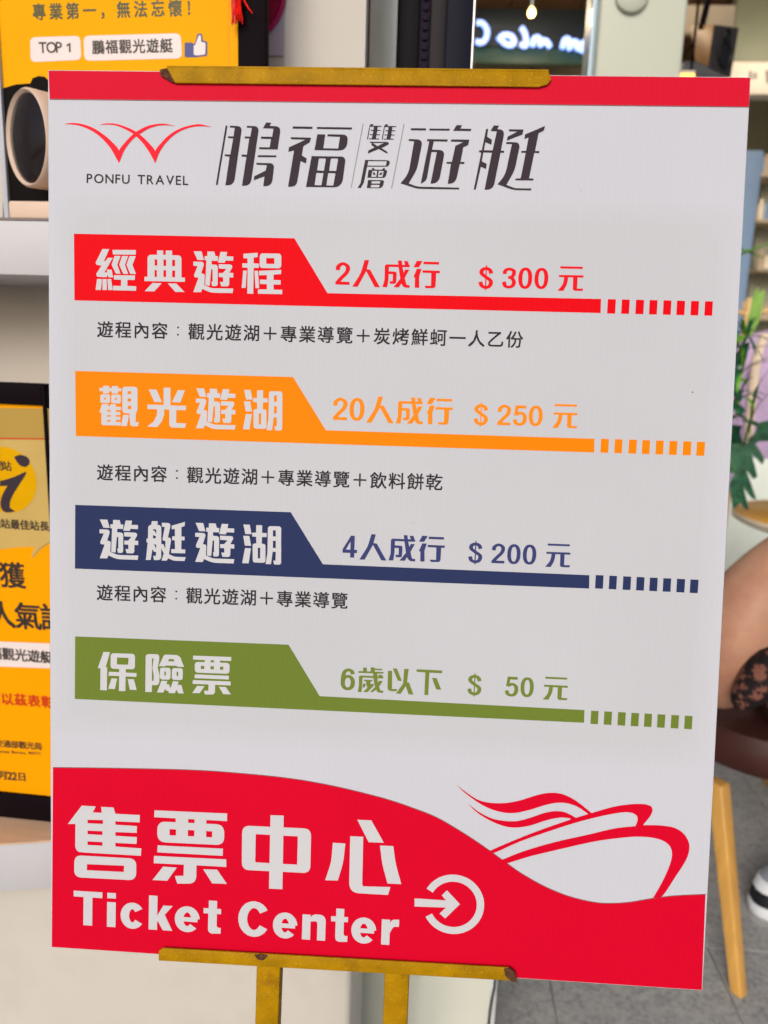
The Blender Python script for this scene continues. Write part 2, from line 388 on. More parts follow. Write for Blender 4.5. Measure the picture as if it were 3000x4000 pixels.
for nm, lb, pg, ds, (cx, cy, s), ya, yb in BAN:
    i = Ink(); poly_px(i, BP, pg, Z2); i.build('banner_print', BP, M[nm], board, label=lb)
    for k, (a, b) in enumerate(ds):
        t = k/7; ys = [cy+s*(ya[q]+(yb[q]-ya[q])*t) for q in (0, 1)]; xa, xb = cx+s*a, cx+s*b; ym = sum(ys)/2
        ua, ub = hv(xa, ym)[0], hv(xb, ym)[0]; vt, vb = hv((xa+xb)/2, ys[0])[1], hv((xa+xb)/2, ys[1])[1]
        i = Ink(); i.loops([[(ua, vb), (ub, vb), (ub, vt), (ua, vt)]], Z2); i.build('dash_print', BP, M[nm], board)
# lower red field with wave edge
wave = '207,2997.7 452,3000.5 723,3006.7 904,3017.5 1130,3040 1311,3071.8 1500,3118.5 1617.5,3157.7 1708,3193.9 1798,3246 1861.7,3287 1916,3325 1979,3371 2042.5,3415 2133,3465 2223,3501 2313.8,3523 2377,3528.4 2458.5,3524 2549,3509 2639,3498.6 2758.6,3493'
wp = [hv(*[float(q) for q in s.split(',')]) for s in wave.split()]; wp = spline(wp, 4)
i = Ink(); i.loops([[BLc+[.0006, .0006], BRc+[-.0006, .0006], wp[-1]+[-.0006, 0]]+[p for p in wp[::-1][1:]]], Z1); i.build('wave_field_print', BP, M['curve'], board, label='red field with a curved upper edge')
i = Ink(); i.loops([strokepoly(wp, .0007, .0007)], Z1+DZ); i.build('key_line_print', BP, M['keyline'], board)
# ---- traced glyphs
h1a, h1b, h2a, h2b, h3, h4 = (350, 950, .24111), (740, 960, .24111), (360, 1480, .24111), (740, 1490, .24111), (360, 2010, .24111), (360, 2530, .24111)
t4, b1, b2 = (720, 2540, .12055), (240, 3130, .40989), (900, 3150, .42194)
t1, t2, t3 = (830, 460, .34961), (1350, 460, .15069), (1540, 460, .36166)
p1, p2, p4 = (1290, 990, .27125), (1840, 1010, .28933), (1230, 2580, .33152)
G = {
'jing': '210,95 320,97 235,290 262,288 300,238 378,238 242,474 285,474 280,425,8 358,430 385,555 308,554 296,512 278,552 120,545,25 108,500,20 196,364 110,352,30 100,312,10;122,580 202,582 186,758 100,758;210,582 278,584 284,760 212,760;290,582 352,582 376,760 306,760;372,110 752,112 750,188 382,184;408,206 505,208 452,350 505,497 428,495 358,350;530,208 628,210 575,352 628,500 548,498 482,350;650,210 750,212 697,355 755,502 660,500 600,352;398,520 738,524 735,598 615,596 615,694 760,700 755,772 382,764 382,692 512,694 512,594 398,590',
'dian': '1095,118 1195,120 1195,190 1235,190 1235,120 1338,122 1338,196 1490,200,60 1490,556 1545,560 1545,628 890,614 890,545 940,545 940,188,60 1095,190|1055,264 1098,264 1098,364 1055,364|1198,266 1242,266 1242,370 1198,370|1340,270 1386,270 1386,374 1340,374|1055,436 1092,436 1092,548 1055,548|1198,440 1242,440 1242,550 1198,550|1340,444 1388,444 1386,554 1340,552;1020,645 1170,650 1048,782 895,778;1268,652 1408,655 1540,792 1390,790',
'you': '70,90 198,92 235,232 130,230;65,258 235,262,45 235,310 192,450 252,455,35 242,640 365,690,40 712,694 700,768 350,762,60 210,700 190,752 65,752 148,518 82,510,30 75,475,15 135,330 65,326;292,94 405,96 422,170 465,172 460,246 362,244 360,304 462,310,45 458,655,35 368,655,14 360,582 378,580 378,385 354,385 330,652,15 258,640 275,240 248,236 248,170 292,168;505,100 612,102 600,172 712,176 710,244 588,242 570,278 462,274;476,300 700,306,45 695,352 648,440 712,444 712,516 648,514 645,660,40 515,658,10 498,586 548,586 546,512 478,508 478,444 545,442 600,378 478,370',
'cheng': '872,132 1108,114 1104,186 1042,192 1042,288 1126,290 1122,362 1042,358 1035,778 938,776 945,358 858,352 858,286 942,286 942,204 878,206;872,404 930,404 912,684 848,684;1055,408 1112,408 1130,690 1072,688;1142,124,50 1490,130,50 1488,368,50 1138,362,50|1246,200 1378,202 1376,296 1246,294;1130,408 1488,392 1486,460 1364,468 1364,556 1480,560 1478,630 1364,628 1364,712 1506,716 1502,786 1110,778 1112,708 1256,708 1256,624 1142,620 1142,550 1256,552 1256,476 1130,482',
'guan': '120,145 180,145 180,112 278,114 278,148 325,148 325,116 425,120 425,152 472,155 470,202 420,202 420,238 320,238 320,205 275,203 275,235 180,235 175,200 120,198;135,250,28 292,252,28 290,392,28 135,388,28|196,306 230,306 230,334 196,334;312,254,28 468,256,28 468,398,28 312,394,28|370,310 404,310 404,338 370,338;165,406 260,408 268,440 300,440 300,410 385,412 390,450 470,455 470,505 388,505 388,535 460,538 458,585 388,585 388,612 462,616 460,665 388,665 388,695 468,700 465,756 152,750,35 152,545 118,545|243,506 302,506 302,532 243,532|243,586 302,586 302,612 243,612|243,666 302,666 302,692 243,692;492,126,50 738,130,50 738,500 712,560 705,700 760,700 745,768 620,766,35 605,560 492,554,50|580,200 635,200 635,245 580,245|580,318 635,318 635,368 580,368|580,436 635,436 635,490 580,490;505,582 600,586 565,765 472,762',
'guang': '1160,142 1270,145 1272,430 1525,436 1520,508 1365,505 1362,715 1525,722 1505,794 1252,788,60 1252,498 1168,496 1168,580 1130,690 1055,780 895,772 1000,690 1050,590 1055,492 898,488 898,416 1160,424;918,170 1045,175 1132,378 1010,374;1390,182 1505,186 1430,384 1295,378',
'hu': '888,136 992,138 1022,296 920,292;885,322 985,325 1015,488 912,485;915,526 1012,530 975,778 868,775;1098,144 1196,146 1194,272 1270,276 1268,340 1192,342 1190,452 1250,455,35 1250,768,40 1042,764,40 1038,450,35 1100,448 1096,338 1032,334 1034,270 1096,268|1125,520 1164,520 1162,695 1125,695;1290,158,45 1508,162,45 1505,796,40 1390,794,14 1378,728 1415,728 1418,585 1368,582 1340,790 1252,788 1282,600|1372,228 1418,228 1418,330 1372,330|1372,402 1418,402 1418,520 1372,520',
'ting': '970,106 1068,108 1055,165 1122,172,50 1120,735,50 1002,738,14 990,668 1035,668 1038,606 1002,600 978,560 950,735 872,735 902,455 882,450 882,388 905,386 910,172,45 955,170|988,238 1040,240 1040,312 1012,262 988,260|988,330 1035,350 1030,385 988,385|990,482 1040,484 1035,560 1010,490;1120,480 1160,482 1185,560 1165,635 1120,545;1130,132 1272,138,45 1268,200 1228,370 1280,376,35 1278,430 1245,640 1330,682,30 1518,690 1498,752 1320,748,40 1232,706 1210,745 1125,745 1165,620 1185,560 1190,430 1142,415,15 1145,380 1178,200 1132,198;1290,180 1505,118 1500,185 1448,205 1448,355 1500,358 1498,418 1448,416 1446,562 1512,566 1508,628 1282,622 1284,558 1345,560 1340,416 1298,414 1298,352 1342,354 1342,232 1290,238',
'bao': '185,66 292,72 222,312 245,318 240,690 132,686 136,332 92,330;302,88,50 698,98,55 694,350,50 548,346 546,402 722,410 718,472 545,464 540,704 435,700 440,458 268,452 272,388 440,394 440,344 300,338,50|404,158 592,164 586,275 404,270;315,496 408,500 370,670 262,664;578,508 678,510 725,684 612,680',
'xian': '868,102,50 1090,105,50 1088,200,20 1062,330,30 1095,450,30 1085,608,50 972,605 968,718 862,715|970,172 998,175 978,330 1000,450 996,535 970,535;1170,110,20 1380,118,40 1430,150,20 1490,312 1390,308 1365,292 1200,288 1175,302 1080,298|1250,182 1320,184 1338,222 1228,218;1100,322,40 1272,325,40 1270,518,40 1098,512,40|1172,385 1196,385 1196,450 1172,450;1295,328,40 1472,332,40 1468,524,40 1292,518,40|1370,390 1398,390 1396,458 1370,458;1125,534 1222,538 1205,590 1250,594 1270,655 1312,540 1402,546 1388,600 1450,604 1485,742 1398,738 1370,680 1342,736 1240,732 1245,705 1195,690 1185,660 1155,726 1052,722',
'piao': '292,172 1522,216 1518,348 280,298;665,290 855,300 855,400 665,400;965,300 1162,310 1160,420 965,410;340,372,110 1475,408,110 1468,762,110 340,720,110|540,500 650,502 648,606 540,604|855,512 965,514 960,618 852,615|1162,525 1268,527 1264,630 1158,628;345,778 1448,822 1444,945 335,900;278,962 1508,1010 1502,1138 1000,1118 996,1432,100 670,1430 638,1308 782,1305 786,1105 272,1085;415,1152 662,1158 500,1388 262,1382;1120,1180 1345,1186 1518,1425 1265,1418',
'shou': '195,40 328,48 300,105 385,108 380,52 498,58 515,118 748,130 746,200 515,190 515,222 720,235 718,300 515,292 515,328 720,340 716,405 515,395 515,430 762,448 758,518 132,482,60 135,215 62,215|250,175 398,178 396,215 250,208|250,278 392,284 392,320 250,312|250,380 392,388 392,422 250,415;125,512,65 715,545,65 712,752,65 122,722,65|245,598 598,612 596,672 243,655',
'piao2': '888,85 1580,115 1578,188 885,150;1090,140 1210,145 1208,210 1090,205;1270,150 1382,155 1380,220 1268,215;915,190,75 1555,220,80 1550,417,70 915,387,75|1032,264 1094,267 1092,325 1032,322|1206,272 1268,275 1266,332 1206,330|1380,282 1438,285 1436,342 1380,340;918,418 1540,450 1536,518 915,485;884,518 1572,552 1572,624 1288,608 1285,784,70 1105,782 1082,710 1165,708 1168,602 880,588;970,620 1100,630 1010,755 870,748;1352,645 1485,650 1578,785 1438,780',
'zhong': '110,176,65 748,205,65 740,617,65 106,586,65|235,255 625,276,8 618,538 230,516,8;372,80 494,84 482,765 358,760',
'xin': '948,335 1064,342 1045,520,60 995,685 878,682 935,510,60;1110,274 1230,280 1220,738,20 1480,745 1460,818 1098,798,90;1175,122 1305,128 1420,335 1280,330;1385,360 1508,366 1528,520,60 1582,718 1455,712 1405,530,60',
'peng': '148,88 168,90 58,752 38,750;195,90 332,95,55 238,757,70 145,755 192,435 138,430 138,410 200,412 232,232 175,228 175,208 236,210 250,112 195,110;385,92 522,96,55 425,762,70 330,760 380,438 325,434 325,412 385,414 412,232 362,230 362,210 424,212 440,114 385,112;600,55 658,58 638,92 765,98,60 728,355 520,352 525,330 640,332 655,238 542,235 545,212 668,214 682,122 565,118;508,420 715,422 710,442 505,440;492,505 692,510,50 662,765,70 568,764 582,655 462,698 468,655 595,592 608,530 490,525',
'fu': '898,98 1118,102 1116,126 895,122;1168,104 1560,110 1556,132 1166,126;876,218 1100,224 1088,275 1015,318 998,422 1052,455 1045,512 985,485 938,772,60 845,770 912,365 848,382 855,332 1040,246 876,240;1172,186 1260,188 1238,342 1405,345 1425,214 1284,208 1288,186 1518,190,60 1495,368,80 1140,362;1108,430 1490,435,55 1445,778,90 1045,774|1188,454,8 1268,455,8 1246,594,8 1168,590,8|1322,455,8 1405,457,8 1382,596,8 1303,594,8|1160,616,8 1240,618,8 1218,756,8 1140,754,8|1292,618,8 1374,620,8 1350,760,8 1272,757,8',
'shuang': '650,165 722,168 700,208 935,212 925,235 835,235 820,318 912,322 908,342 818,342 805,430 888,432 885,452 800,452 785,540 868,543 865,564 605,562 608,538 680,538 700,452 625,450 628,428 705,430 718,342 650,338 655,316 722,318 735,235 635,232 580,560 555,560 620,215;1030,173 1102,176 1080,216 1315,220 1305,243 1215,243 1200,326 1292,330 1288,350 1198,350 1185,438 1268,440 1265,460 1180,460 1165,545 1248,548 1245,569 985,567 988,545 1060,546 1080,460 1005,458 1008,436 1085,438 1098,350 1030,346 1035,324 1102,326 1115,243 1015,240 960,566 935,566 1000,223;622,625 1105,630,30 1128,685,30 930,790 1090,890 1080,935 860,810 575,930 590,850 755,768 670,710 675,655 622,645|700,656 1000,656 825,738',
'ceng': '508,1095 1158,1105,80 1120,1270,70 558,1268 470,1690 395,1820 312,1820 385,1700|585,1125 1065,1128 1045,1245 565,1242;680,1305 740,1308 755,1345 940,1350 970,1312 1028,1315 1010,1350 1085,1360,50 1030,1560,70 562,1555 598,1350 690,1350|690,1375,8 820,1375,8 795,1535,8 665,1535,8|860,1375,8 990,1380,8 955,1535,8 835,1535,8;702,1420 755,1425 775,1485 722,1482;905,1425 965,1425 915,1485 865,1485;582,1615 1005,1622,55 950,1828,90 550,1822|680,1642,15 905,1645,15 885,1708,10 662,1706,10|662,1738,15 885,1740,15 870,1808,15 645,1806,15',
'you2': '180,114 344,116 340,138 178,136;380,118 600,120 595,140 378,138;675,80 732,82 712,118 832,122 828,144 635,142;160,230 302,238,60 298,290 245,560,60 155,710 250,745,30 702,756 698,775 250,768,40 68,710 130,635,40 160,570,30 215,255 156,250;358,232 578,236 572,258 426,256 408,346 548,352,60 480,714,80 392,712 460,372 402,370 348,680,40 286,712 378,256 354,254;614,236 810,238 798,295 745,320 715,478 760,480 754,500 708,498 660,714,70 578,714 612,498 562,496 566,478 622,478 660,305 750,262 612,258',
'ting2': '992,122 1015,122 1002,205 1055,238 1048,292 985,265 968,352 1062,354 1108,148 1040,144 1075,84 1132,86 1112,124 1194,128,60 1152,356 1188,358 1184,380 1148,378 1068,779,70 975,778 1055,378 962,376 945,470 1000,500 990,555 935,530 880,776 858,776 940,376 915,374 918,354 945,352;1240,126 1396,128 1384,182 1214,248 1225,205 1330,150 1238,148;1212,262 1357,268,60 1352,320 1300,570,60 1210,725 1300,762,30 1480,765 1476,785 1290,782,40 1115,720 1180,640,30 1210,570,30 1270,285 1208,284;1405,232 1412,182 1628,90 1615,140 1558,168 1520,360 1568,362 1562,382 1512,380 1455,656 1504,658 1500,678 1308,676 1312,656 1365,656 1420,380 1370,378 1374,360 1424,358 1450,212',
'ren': '495,95 560,97 525,228 575,235 715,488 640,485 518,255 395,480 318,478 440,285,60',
'chengx': '787,157,35 1145,166 1142,200 845,194 838,380 820,487 752,485 782,380;842,258 958,264,30 948,440,35 860,436 850,402 900,400 902,298 842,296;975,102 1030,104 1040,198 1075,360 1097,455,15 1145,460 1140,495 1055,490,30 1015,420 985,200;1080,232 1138,236 1075,350 988,488 912,486 1030,340;1062,110 1118,112 1132,165 1078,165',
'xing': '1248,108 1328,110 1275,200 1200,198;1248,222 1315,224 1280,335 1282,497 1218,495 1220,345 1198,342;1345,120 1568,124 1566,160 1340,155;1328,244 1580,250 1576,285 1525,284 1515,500,40 1372,500 1358,465 1450,468 1455,282 1328,278',
'yuan': '1205,105 1510,112 1508,140 1205,134;1188,222 1518,228 1515,258 1438,256 1430,405 1515,408 1500,438 1372,434,30 1378,255 1310,254 1300,340,50 1245,436 1168,434 1240,350,40 1258,252 1186,250',
'sui': '570,82 612,84 612,128 658,128 658,80 706,82 706,95 795,98 793,115 706,112 706,130 808,135 806,155 512,145 514,124 568,126;518,175,25 806,188 804,212 562,200 550,372 505,368 520,290;685,150 735,152 740,250 770,352,15 808,358 800,382 735,375,20 700,280;755,238 802,240 740,330 680,372 650,370 720,300;582,225 680,228 678,245 655,245 655,275 695,278 690,300 620,372 568,370 620,320 605,280 605,245 580,243;570,270 600,272 585,318 560,315;745,165 790,170 800,190 760,188',
'yi': '862,120 910,122 908,335 970,336 960,362 855,358,40;918,92 965,94 1025,240 978,238;1052,98 1105,100 1085,255 1110,260 1160,400 1105,398 1070,300 1010,392 955,388 1040,270',
'xia': '1200,102 1500,118 1498,150 1348,142 1335,408 1290,405 1302,140 1198,132;1380,205 1435,208 1488,344 1430,340',
}
def lettering(parts, m, label, shifts=()):
    i = Ink()
    for crop, key in parts: glyph(i, BP, crop, G[key], Z3)
    for crop, key, sh in shifts: glyph(i, BP, crop, G[key], Z3, shift=sh)
    return i, lambda: i.build('lettering', BP, m, board, label=label)
A_ = (1280, 1520, .31344); B_ = (1800, 1540, .31344); A3 = (1280, 2060, .31344); B3 = (1780, 2080, .31344); C4 = (1760, 2600, .31344)
def px_(crop, x, y): return (crop[0]+x*crop[2], crop[1]+y*crop[2])
i, b = lettering([(t1, 'peng'), (t1, 'fu'), (t2, 'shuang'), (t2, 'ceng'), (t3, 'you2'), (t3, 'ting2')], M['ink'], 'large slanted dark title characters'); b()
i = Ink(); glyph(i, BP, t2, '445,150 466,150 153,1820 132,1820;1505,160 1526,160 1202,1835 1180,1835', Z3); i.build('divider_line_print', BP, M['greyline'], board)
i, b = lettering([(h1a, 'jing'), (h1a, 'dian'), (h1b, 'you'), (h1b, 'cheng')], M['letter'], 'white characters on the red banner'); b()
i, b = lettering([(h2a, 'guan'), (h2a, 'guang'), (h2b, 'hu')], M['letter'], 'white characters on the orange banner', [(h1b, 'you', (70, 90, px_(h2b, 112, 112)))]); b()
i, b = lettering([(h3, 'ting')], M['letter'], 'white characters on the navy banner', [(h1b, 'you', (70, 90, px_(h3, 125, 78))), (h1b, 'you', (70, 90, (764, 2042))), (h2b, 'hu', (888, 136, (951, 2048.7)))]); b()
i, b = lettering([(h4, 'bao'), (h4, 'xian'), (t4, 'piao')], M['letter'], 'white characters on the green banner'); b()
i, b = lettering([(b1, 'shou'), (b1, 'piao2'), (b2, 'zhong'), (b2, 'xin')], M['letter'], 'very large white characters on the lower red field'); b()
def price(m, label, glyphs, shifts, units):
    i, b = lettering(glyphs, m, label, shifts)
    for ch, crop, x0, x1, y0, y1 in units: unit_px(i, BP, ch, crop, x0, x1, y0, y1, Z3)
    b()
price(M['tred'], 'red price line', [(p1, 'ren'), (p1, 'chengx'), (p1, 'xing'), (p2, 'yuan')], [],
      [('2', p1, 75, 285, 125, 450), ('$', p2, 103, 298, 103, 412), ('3', p2, 420, 608, 122, 405), ('0', p2, 638, 825, 122, 410), ('0', p2, 856, 1042, 126, 412)])
price(M['torange'], 'orange price line', [], [(p1, 'ren', (495, 95, px_(A_, 632, 92))), (p1, 'chengx', (975, 102, px_(A_, 1040, 103))), (p1, 'xing', (1568, 124, px_(A_, 1550, 124))), (p2, 'yuan', (1510, 112, px_(B_, 1448, 130)))],
      [('2', A_, 65, 247, 105, 385), ('0', A_, 272, 458, 110, 395), ('$', B_, 162, 340, 113, 390), ('2', B_, 455, 625, 128, 385), ('5', B_, 648, 825, 140, 392), ('0', B_, 846, 1020, 142, 397)])
price(M['tnavy'], 'navy price line', [], [(p1, 'ren', (495, 95, px_(A3, 545, 85))), (p1, 'chengx', (975, 102, px_(A3, 948, 96))), (p1, 'xing', (1568, 124, px_(A3, 1450, 122))), (p2, 'yuan', (1510, 112, px_(B3, 1422, 148)))],
      [('4', A3, 185, 370, 103, 375), ('$', B3, 158, 333, 115, 384), ('2', B3, 447, 614, 135, 383), ('0', B3, 642, 808, 145, 395), ('0', B3, 836, 1004, 150, 400)])
price(M['tgreen'], 'green price line', [(p4, 'sui'), (p4, 'yi'), (p4, 'xia')], [(p2, 'yuan', (1510, 112, px_(C4, 1453, 150)))],
      [('6', p4, 305, 472, 92, 350), ('$', C4, 212, 385, 105, 372), ('5', C4, 677, 845, 138, 385), ('0', C4, 872, 1036, 145, 393)])
# small description lines
for s, a, b, lb in (('遊程內容：觀光遊湖＋專業導覽＋炭烤鮮蚵一人乙份', (411, 1286.5), (2010, 1326), 'small black line of text under the red banner'),
                    ('遊程內容：觀光遊湖＋專業導覽＋飲料餅乾', (410.5, 1845), (1696, 1883), 'small black line of text under the orange banner'),
                    ('遊程內容：觀光遊湖＋專業導覽', (409.5, 2314.5), (1326.5, 2346), 'small black line of text under the navy banner')):
    i = Ink(); line_cjk(i, BP, s, a, b, 65.5, Z3, 1.05); i.build('lettering', BP, M['ink2'], board, label=lb)
i = Ink(); line_latin(i, BP, 'PONFU TRAVEL', (339, 714.5), (735, 723), 49, Z3, .5); i.build('lettering', BP, M['ink'], board, label='small grey latin words under the bird emblem')
# Ticket Center
tc = (260, 3470, .84388); i = Ink(); yt = hv(*px_(tc, 100, 14))[1]; yb = hv(*px_(tc, 100, 171))[1]
for ch, xa, xb, y in (('T', 33, 166, 90), ('i', 188, 228, 100), ('c', 252, 359, 125), ('k', 381, 491, 120), ('e', 502, 616, 140), ('t', 634, 715, 130), ('C', 795, 938, 140), ('e', 956, 1068, 165), ('n', 1091, 1199, 175), ('t', 1224, 1302, 165), ('e', 1319, 1433, 190), ('r', 1458, 1538, 190)):
    u0, u1 = hv(*px_(tc, xa, y))[0], hv(*px_(tc, xb, y))[0]; unit(i, ch, (u0, yt, u1, yb), Z3)
i.build('lettering', BP, M['letter'], board, label='large white latin words above the easel ledge')
# emblem of two birds
lg = (200, 440, .39783)
i = Ink(); glyph(i, BP, lg, '120,115 200,102 300,112 400,145 500,205 590,280 667,375 667,497 640,450 590,360 520,275 440,205 350,155 260,125 180,115;667,375 720,300 780,235 850,180 940,135 1030,113 1120,110 1220,133 1130,125 1050,130 960,158 880,205 800,265 720,370 667,497;470,123 540,107 620,108 720,135 820,180 900,240 970,310 1022,380 1022,498 970,400 900,300 820,220 730,165 640,128 560,118;1022,380 1080,300 1160,220 1260,160 1360,128 1460,115 1580,142 1480,135 1400,140 1290,172 1190,235 1110,320 1060,400 1022,498', Z3, smooth=True)
i.build('emblem_print', BP, M['logo'], board, label='red emblem of two spread wings')
# boat drawing
bt = (1700, 3000, .66305)
i = Ink(); glyph(i, BP, bt, '385,543 520,490 700,437 900,392 1060,355 1180,342 1240,336 1330,338 1410,352 1465,388 1494,440 1494,495 1470,555 1420,632 1335,757 1283,765 1340,665 1380,575 1395,512 1385,465 1350,432 1290,412 1210,404 1120,408 950,430 750,474 550,522 415,562;320,488 430,440 600,372 800,302 920,265 1050,228 1150,213 1230,212 1272,224 1280,248 1265,285 1226,332 1232,350 1176,350 1192,305 1188,280 1160,264 1110,260 1000,278 850,315 700,362 500,432 345,500;121,97 200,155 260,190 330,205 420,205 500,190 580,165 650,148 720,147 780,165 840,200 925,268 905,274 880,255 830,224 770,206 710,205 640,220 560,245 480,263 410,263 330,242 260,207 180,150;192,210 260,260 330,295 400,310 480,312 560,292 640,265 710,253 770,262 838,298 800,314 795,296 740,291 660,306 560,338 480,350 410,343 330,312 250,264', Z3, smooth=True)
i.build('boat_drawing_print', BP, M['curve'], board, label='red line drawing of a speeding boat')
# round arrow sign
ic = (1500, 2900, .9042); i = Ink(); c = hv(*px_(ic, 299, 699)); r = (hv(*px_(ic, 416, 703))[0]-hv(*px_(ic, 181, 696))[0])/2; w = hv(*px_(ic, 433, 700))[0]-hv(*px_(ic, 401, 700))[0]
i.loops([strokepoly([(c[0]+r*math.cos(R(a)), c[1]+r*math.sin(R(a))) for a in np.linspace(152, -152, 60)], w, w)], Z3)
glyph(i, BP, ic, '132,673 300,684 300,714 132,708;250,660 272,638 328,698 264,760 240,738 282,700', Z3+2*DZ); i.build('arrow_sign_print', BP, M['letter'], board, label='white arrow entering a circle')
for px, py, rs_ in ((2705, 1532, .0006), (1615, 2042, .0003), (2195, 2810, .0004), (2270, 745, .0003)):
    i = Ink(); c = hv(px, py); i.loops([arc(c[0], c[1], rs_, rs_, 0, 330, 11)], Z3); i.build('speck_print', BP, M['ink2'], board)
# ================================================================== the easel
easel = thing('display_easel', 'worn mustard gold metal easel with chipped rusty ledge carrying the price board', 'easel', matrix=BP.matrix())
def bprism(name, pts, z0, z1, m, bev=.0012, parent=None, **k):
    v, f = prism(BP, pts, z0, z1); return add(name, v, f, m, parent or easel, bevel=bev, smooth=True, **k)
# top clip: angle bar folded over the top edge of the board
a, b_, c, d = hv(655.5, 270), hv(2142, 286), hv(2121, 346), hv(688, 330)
clip = bprism('top_clip', [d, c+[-.004, 0], c+[.003, .002], c+[.0062, .006], b_+[.0, 0], a], .0012, .0030, M['gold'], .0007)
yy = (a[1]+b_[1])/2
tcx = Plane(BP.w(0, 0), BP.x, BP.n)
v = [BP.w(p[0], p[1], p[2]) for p in ((a[0], a[1]-.0004, -.022), (b_[0], b_[1]-.0004, -.022), (b_[0], b_[1]-.0004, .0026), (a[0], a[1]-.0004, .0026), (a[0], a[1]+.0018, -.022), (b_[0], b_[1]+.0018, -.022), (b_[0], b_[1]+.0018, .0030), (a[0], a[1]+.0018, .0030))]
add('clip_flange', v, BF, M['gold'], easel, bevel=.0006, smooth=True)
# cut, dented end of the clip
v, f = prism(BP, [a+[-.0065, -.0015], a+[.0, .0], d+[.0006, -.0001], d+[-.0038, .0012], a+[-.0055, -.0065]], .0006, .0026); add('cut_end', v, f, M['rust'], easel, bevel=.0006, smooth=True, label='dark bent open end of the clip')
# bottom ledge : a trough
a, b_, c, d = hv(625.4, 3693), hv(1986.5, 3769), hv(2014.8, 3821), hv(625, 3742)
c2 = hv(2010, 3821)
ledge = bprism('ledge', [d, c2, hv(2010, 3790), b_, a+[.004, .0002], a+[0, -.003]], .0022, .0042, M['gold'], .0007)
h = a[1]-d[1]
v, f = prism(BP, [d+[0, .0], c2+[0, .0], c2+[0, .0028], d+[0, .0028]], -.024, .0040); add('ledge_base', v, f, M['gold'], easel, bevel=.0006, smooth=True)
v, f = prism(BP, [hv(1966, 3771), hv(1990, 3769), hv(2010, 3786), hv(2018, 3823), hv(1997, 3822), hv(1972, 3800)], .0020, .0052); add('cut_end', v, f, M['rust'], easel, bevel=.0006, smooth=True, label='rusty brown open end of the ledge')
v, f = prism(BP, [hv(*p) for p in ((997, 3717), (1004, 3728), (1014, 3738), (1030, 3740), (1040, 3733), (1051, 3722), (1046, 3718), (1022, 3715))], .0030, .0047); add('chip', v, f, M['rust'], easel, bevel=.0004, smooth=True, label='chipped rusty notch in the ledge')
# two front legs running down in the plane of the board to the floor
down = -BP.y
def leg(xl, xr, yl, wdepth, zf):
    tl, tr = hv(xl[0], yl[0]), hv(xr[0], yl[0]+6); bl, brr = hv(xl[1], 3999), hv(xr[1], 3999)
    def ext(p, q):
        dirn = (q-p)/(q[1]-p[1]); zt = BP.w(0, 0)[2]; yend = -(zt)/BP.y[2]*1.0; return p+dirn*(yend-p[1])
    e1, e2 = ext(tl, bl), ext(tr, brr)
    up1, up2 = tl+(tl-bl)/(tl[1]-bl[1])*.0, tr
    top1, top2 = np.array([tl[0]-(tl[0]-bl[0])*0, .80]), np.array([tr[0], .80])
    return [e1, e2, tr, top2, top1, tl], e1, e2
for xl, xr in (((996.7, 990), (1091.6, 1083)), ((1501.5, 1493.7), (1600, 1592))):
    pts, e1, e2 = leg(xl, xr, (3764+(xl[0]-996)*.06, 0), 0, 0)
    v, f = prism(BP, pts, -.024, -.0062)
    L_ = add('leg', v, f, M['gold'], easel, bevel=.0022, smooth=True)
    cc = (e1+e2)/2; v, f = prism(BP, [cc+[-.013, 0], cc+[.013, 0], cc+[.013, .02], cc+[-.013, .02]], -.026, -.004); add('rubber_foot', v, f, mat('foot rubber', (.02, .02, .02), .8), L_, bevel=.002)
# cross bar and the two rear legs, spread so that they stand behind the front ones
v, f = prism(BP, [(.14, .60), (.46, .60), (.46, .62), (.14, .62)], -.034, -.0245); add('cross_bar', v, f, M['gold'], easel, bevel=.0015, smooth=True)
for px in (1046, 1556):
    p = at(px, 3900, 1.04); q = at(px, 3900, .76); top = BP.w(hv(px, 700)[0]*.6+.12, .74, -.03)
    t = (p-top)/(p[2]-top[2]); foot = top-t*top[2]
    tube('rear_leg', [foot, top], .0075, M['gold'], easel, n=12)

# ================================================================== materials of the surroundings
M['cream'] = mat('cream laminate', (.56, .53, .485), .4, var=.06, vs=2.5, coat=.1, col2=(.42, .40, .36), thr=(.5, .8), c2s=2); M['shelfwhite'] = mat('white laminate', (.53, .535, .57), .4, var=.02)
M['peach'] = mat('pale wood veneer', (.62, .42, .28), .45, var=.08, stretch=(3, 40, 40), vs=3)
M['black'] = mat('black frame', (.007, .004, .006), .6, var=.1, spec=.03); M['yellow'] = mat('yellow card', (.82, .385, .0), .5, spec=.05, var=.03, vs=6)
M['khaki'] = mat('khaki gold card', (.42, .28, .07), .5, spec=.05, var=.06, vs=5); M['khaki2'] = mat('pale gold card', (.52, .37, .12), .5, spec=.05)
M['amber'] = mat('amber disc print', (.66, .35, .0), .5, spec=.05); M['orangecard'] = mat('orange card', (.84, .335, .0), .5, spec=.05, var=.03, vs=6)
M['sil'] = mat('black print', (.004, .003, .003), .5, spec=.05, col2=(.05, .02, .012), thr=(.62, .75), c2s=30); M['pill'] = mat('pill white', (.74, .66, .66), .4, var=.02)
M['dkgreen'] = mat('dark olive ink', (.055, .06, .012), .4); M['ink3'] = mat('soft black ink', (.035, .025, .02), .4); M['redink'] = mat('red ink', (.55, .035, .004), .4)
M['fblue'] = mat('deep blue print', (.035, .045, .22), .4); M['lilacpaper'] = mat('lilac paper', (.52, .49, .62), .7, var=.03)
M['magenta'] = mat('magenta felt', (.30, .001, .045), .6); M['magenta2'] = mat('magenta rim', (.42, .004, .10), .45); M['tassel'] = mat('red silk threads', (.80, .01, .004), .5, var=.2, vs=90)
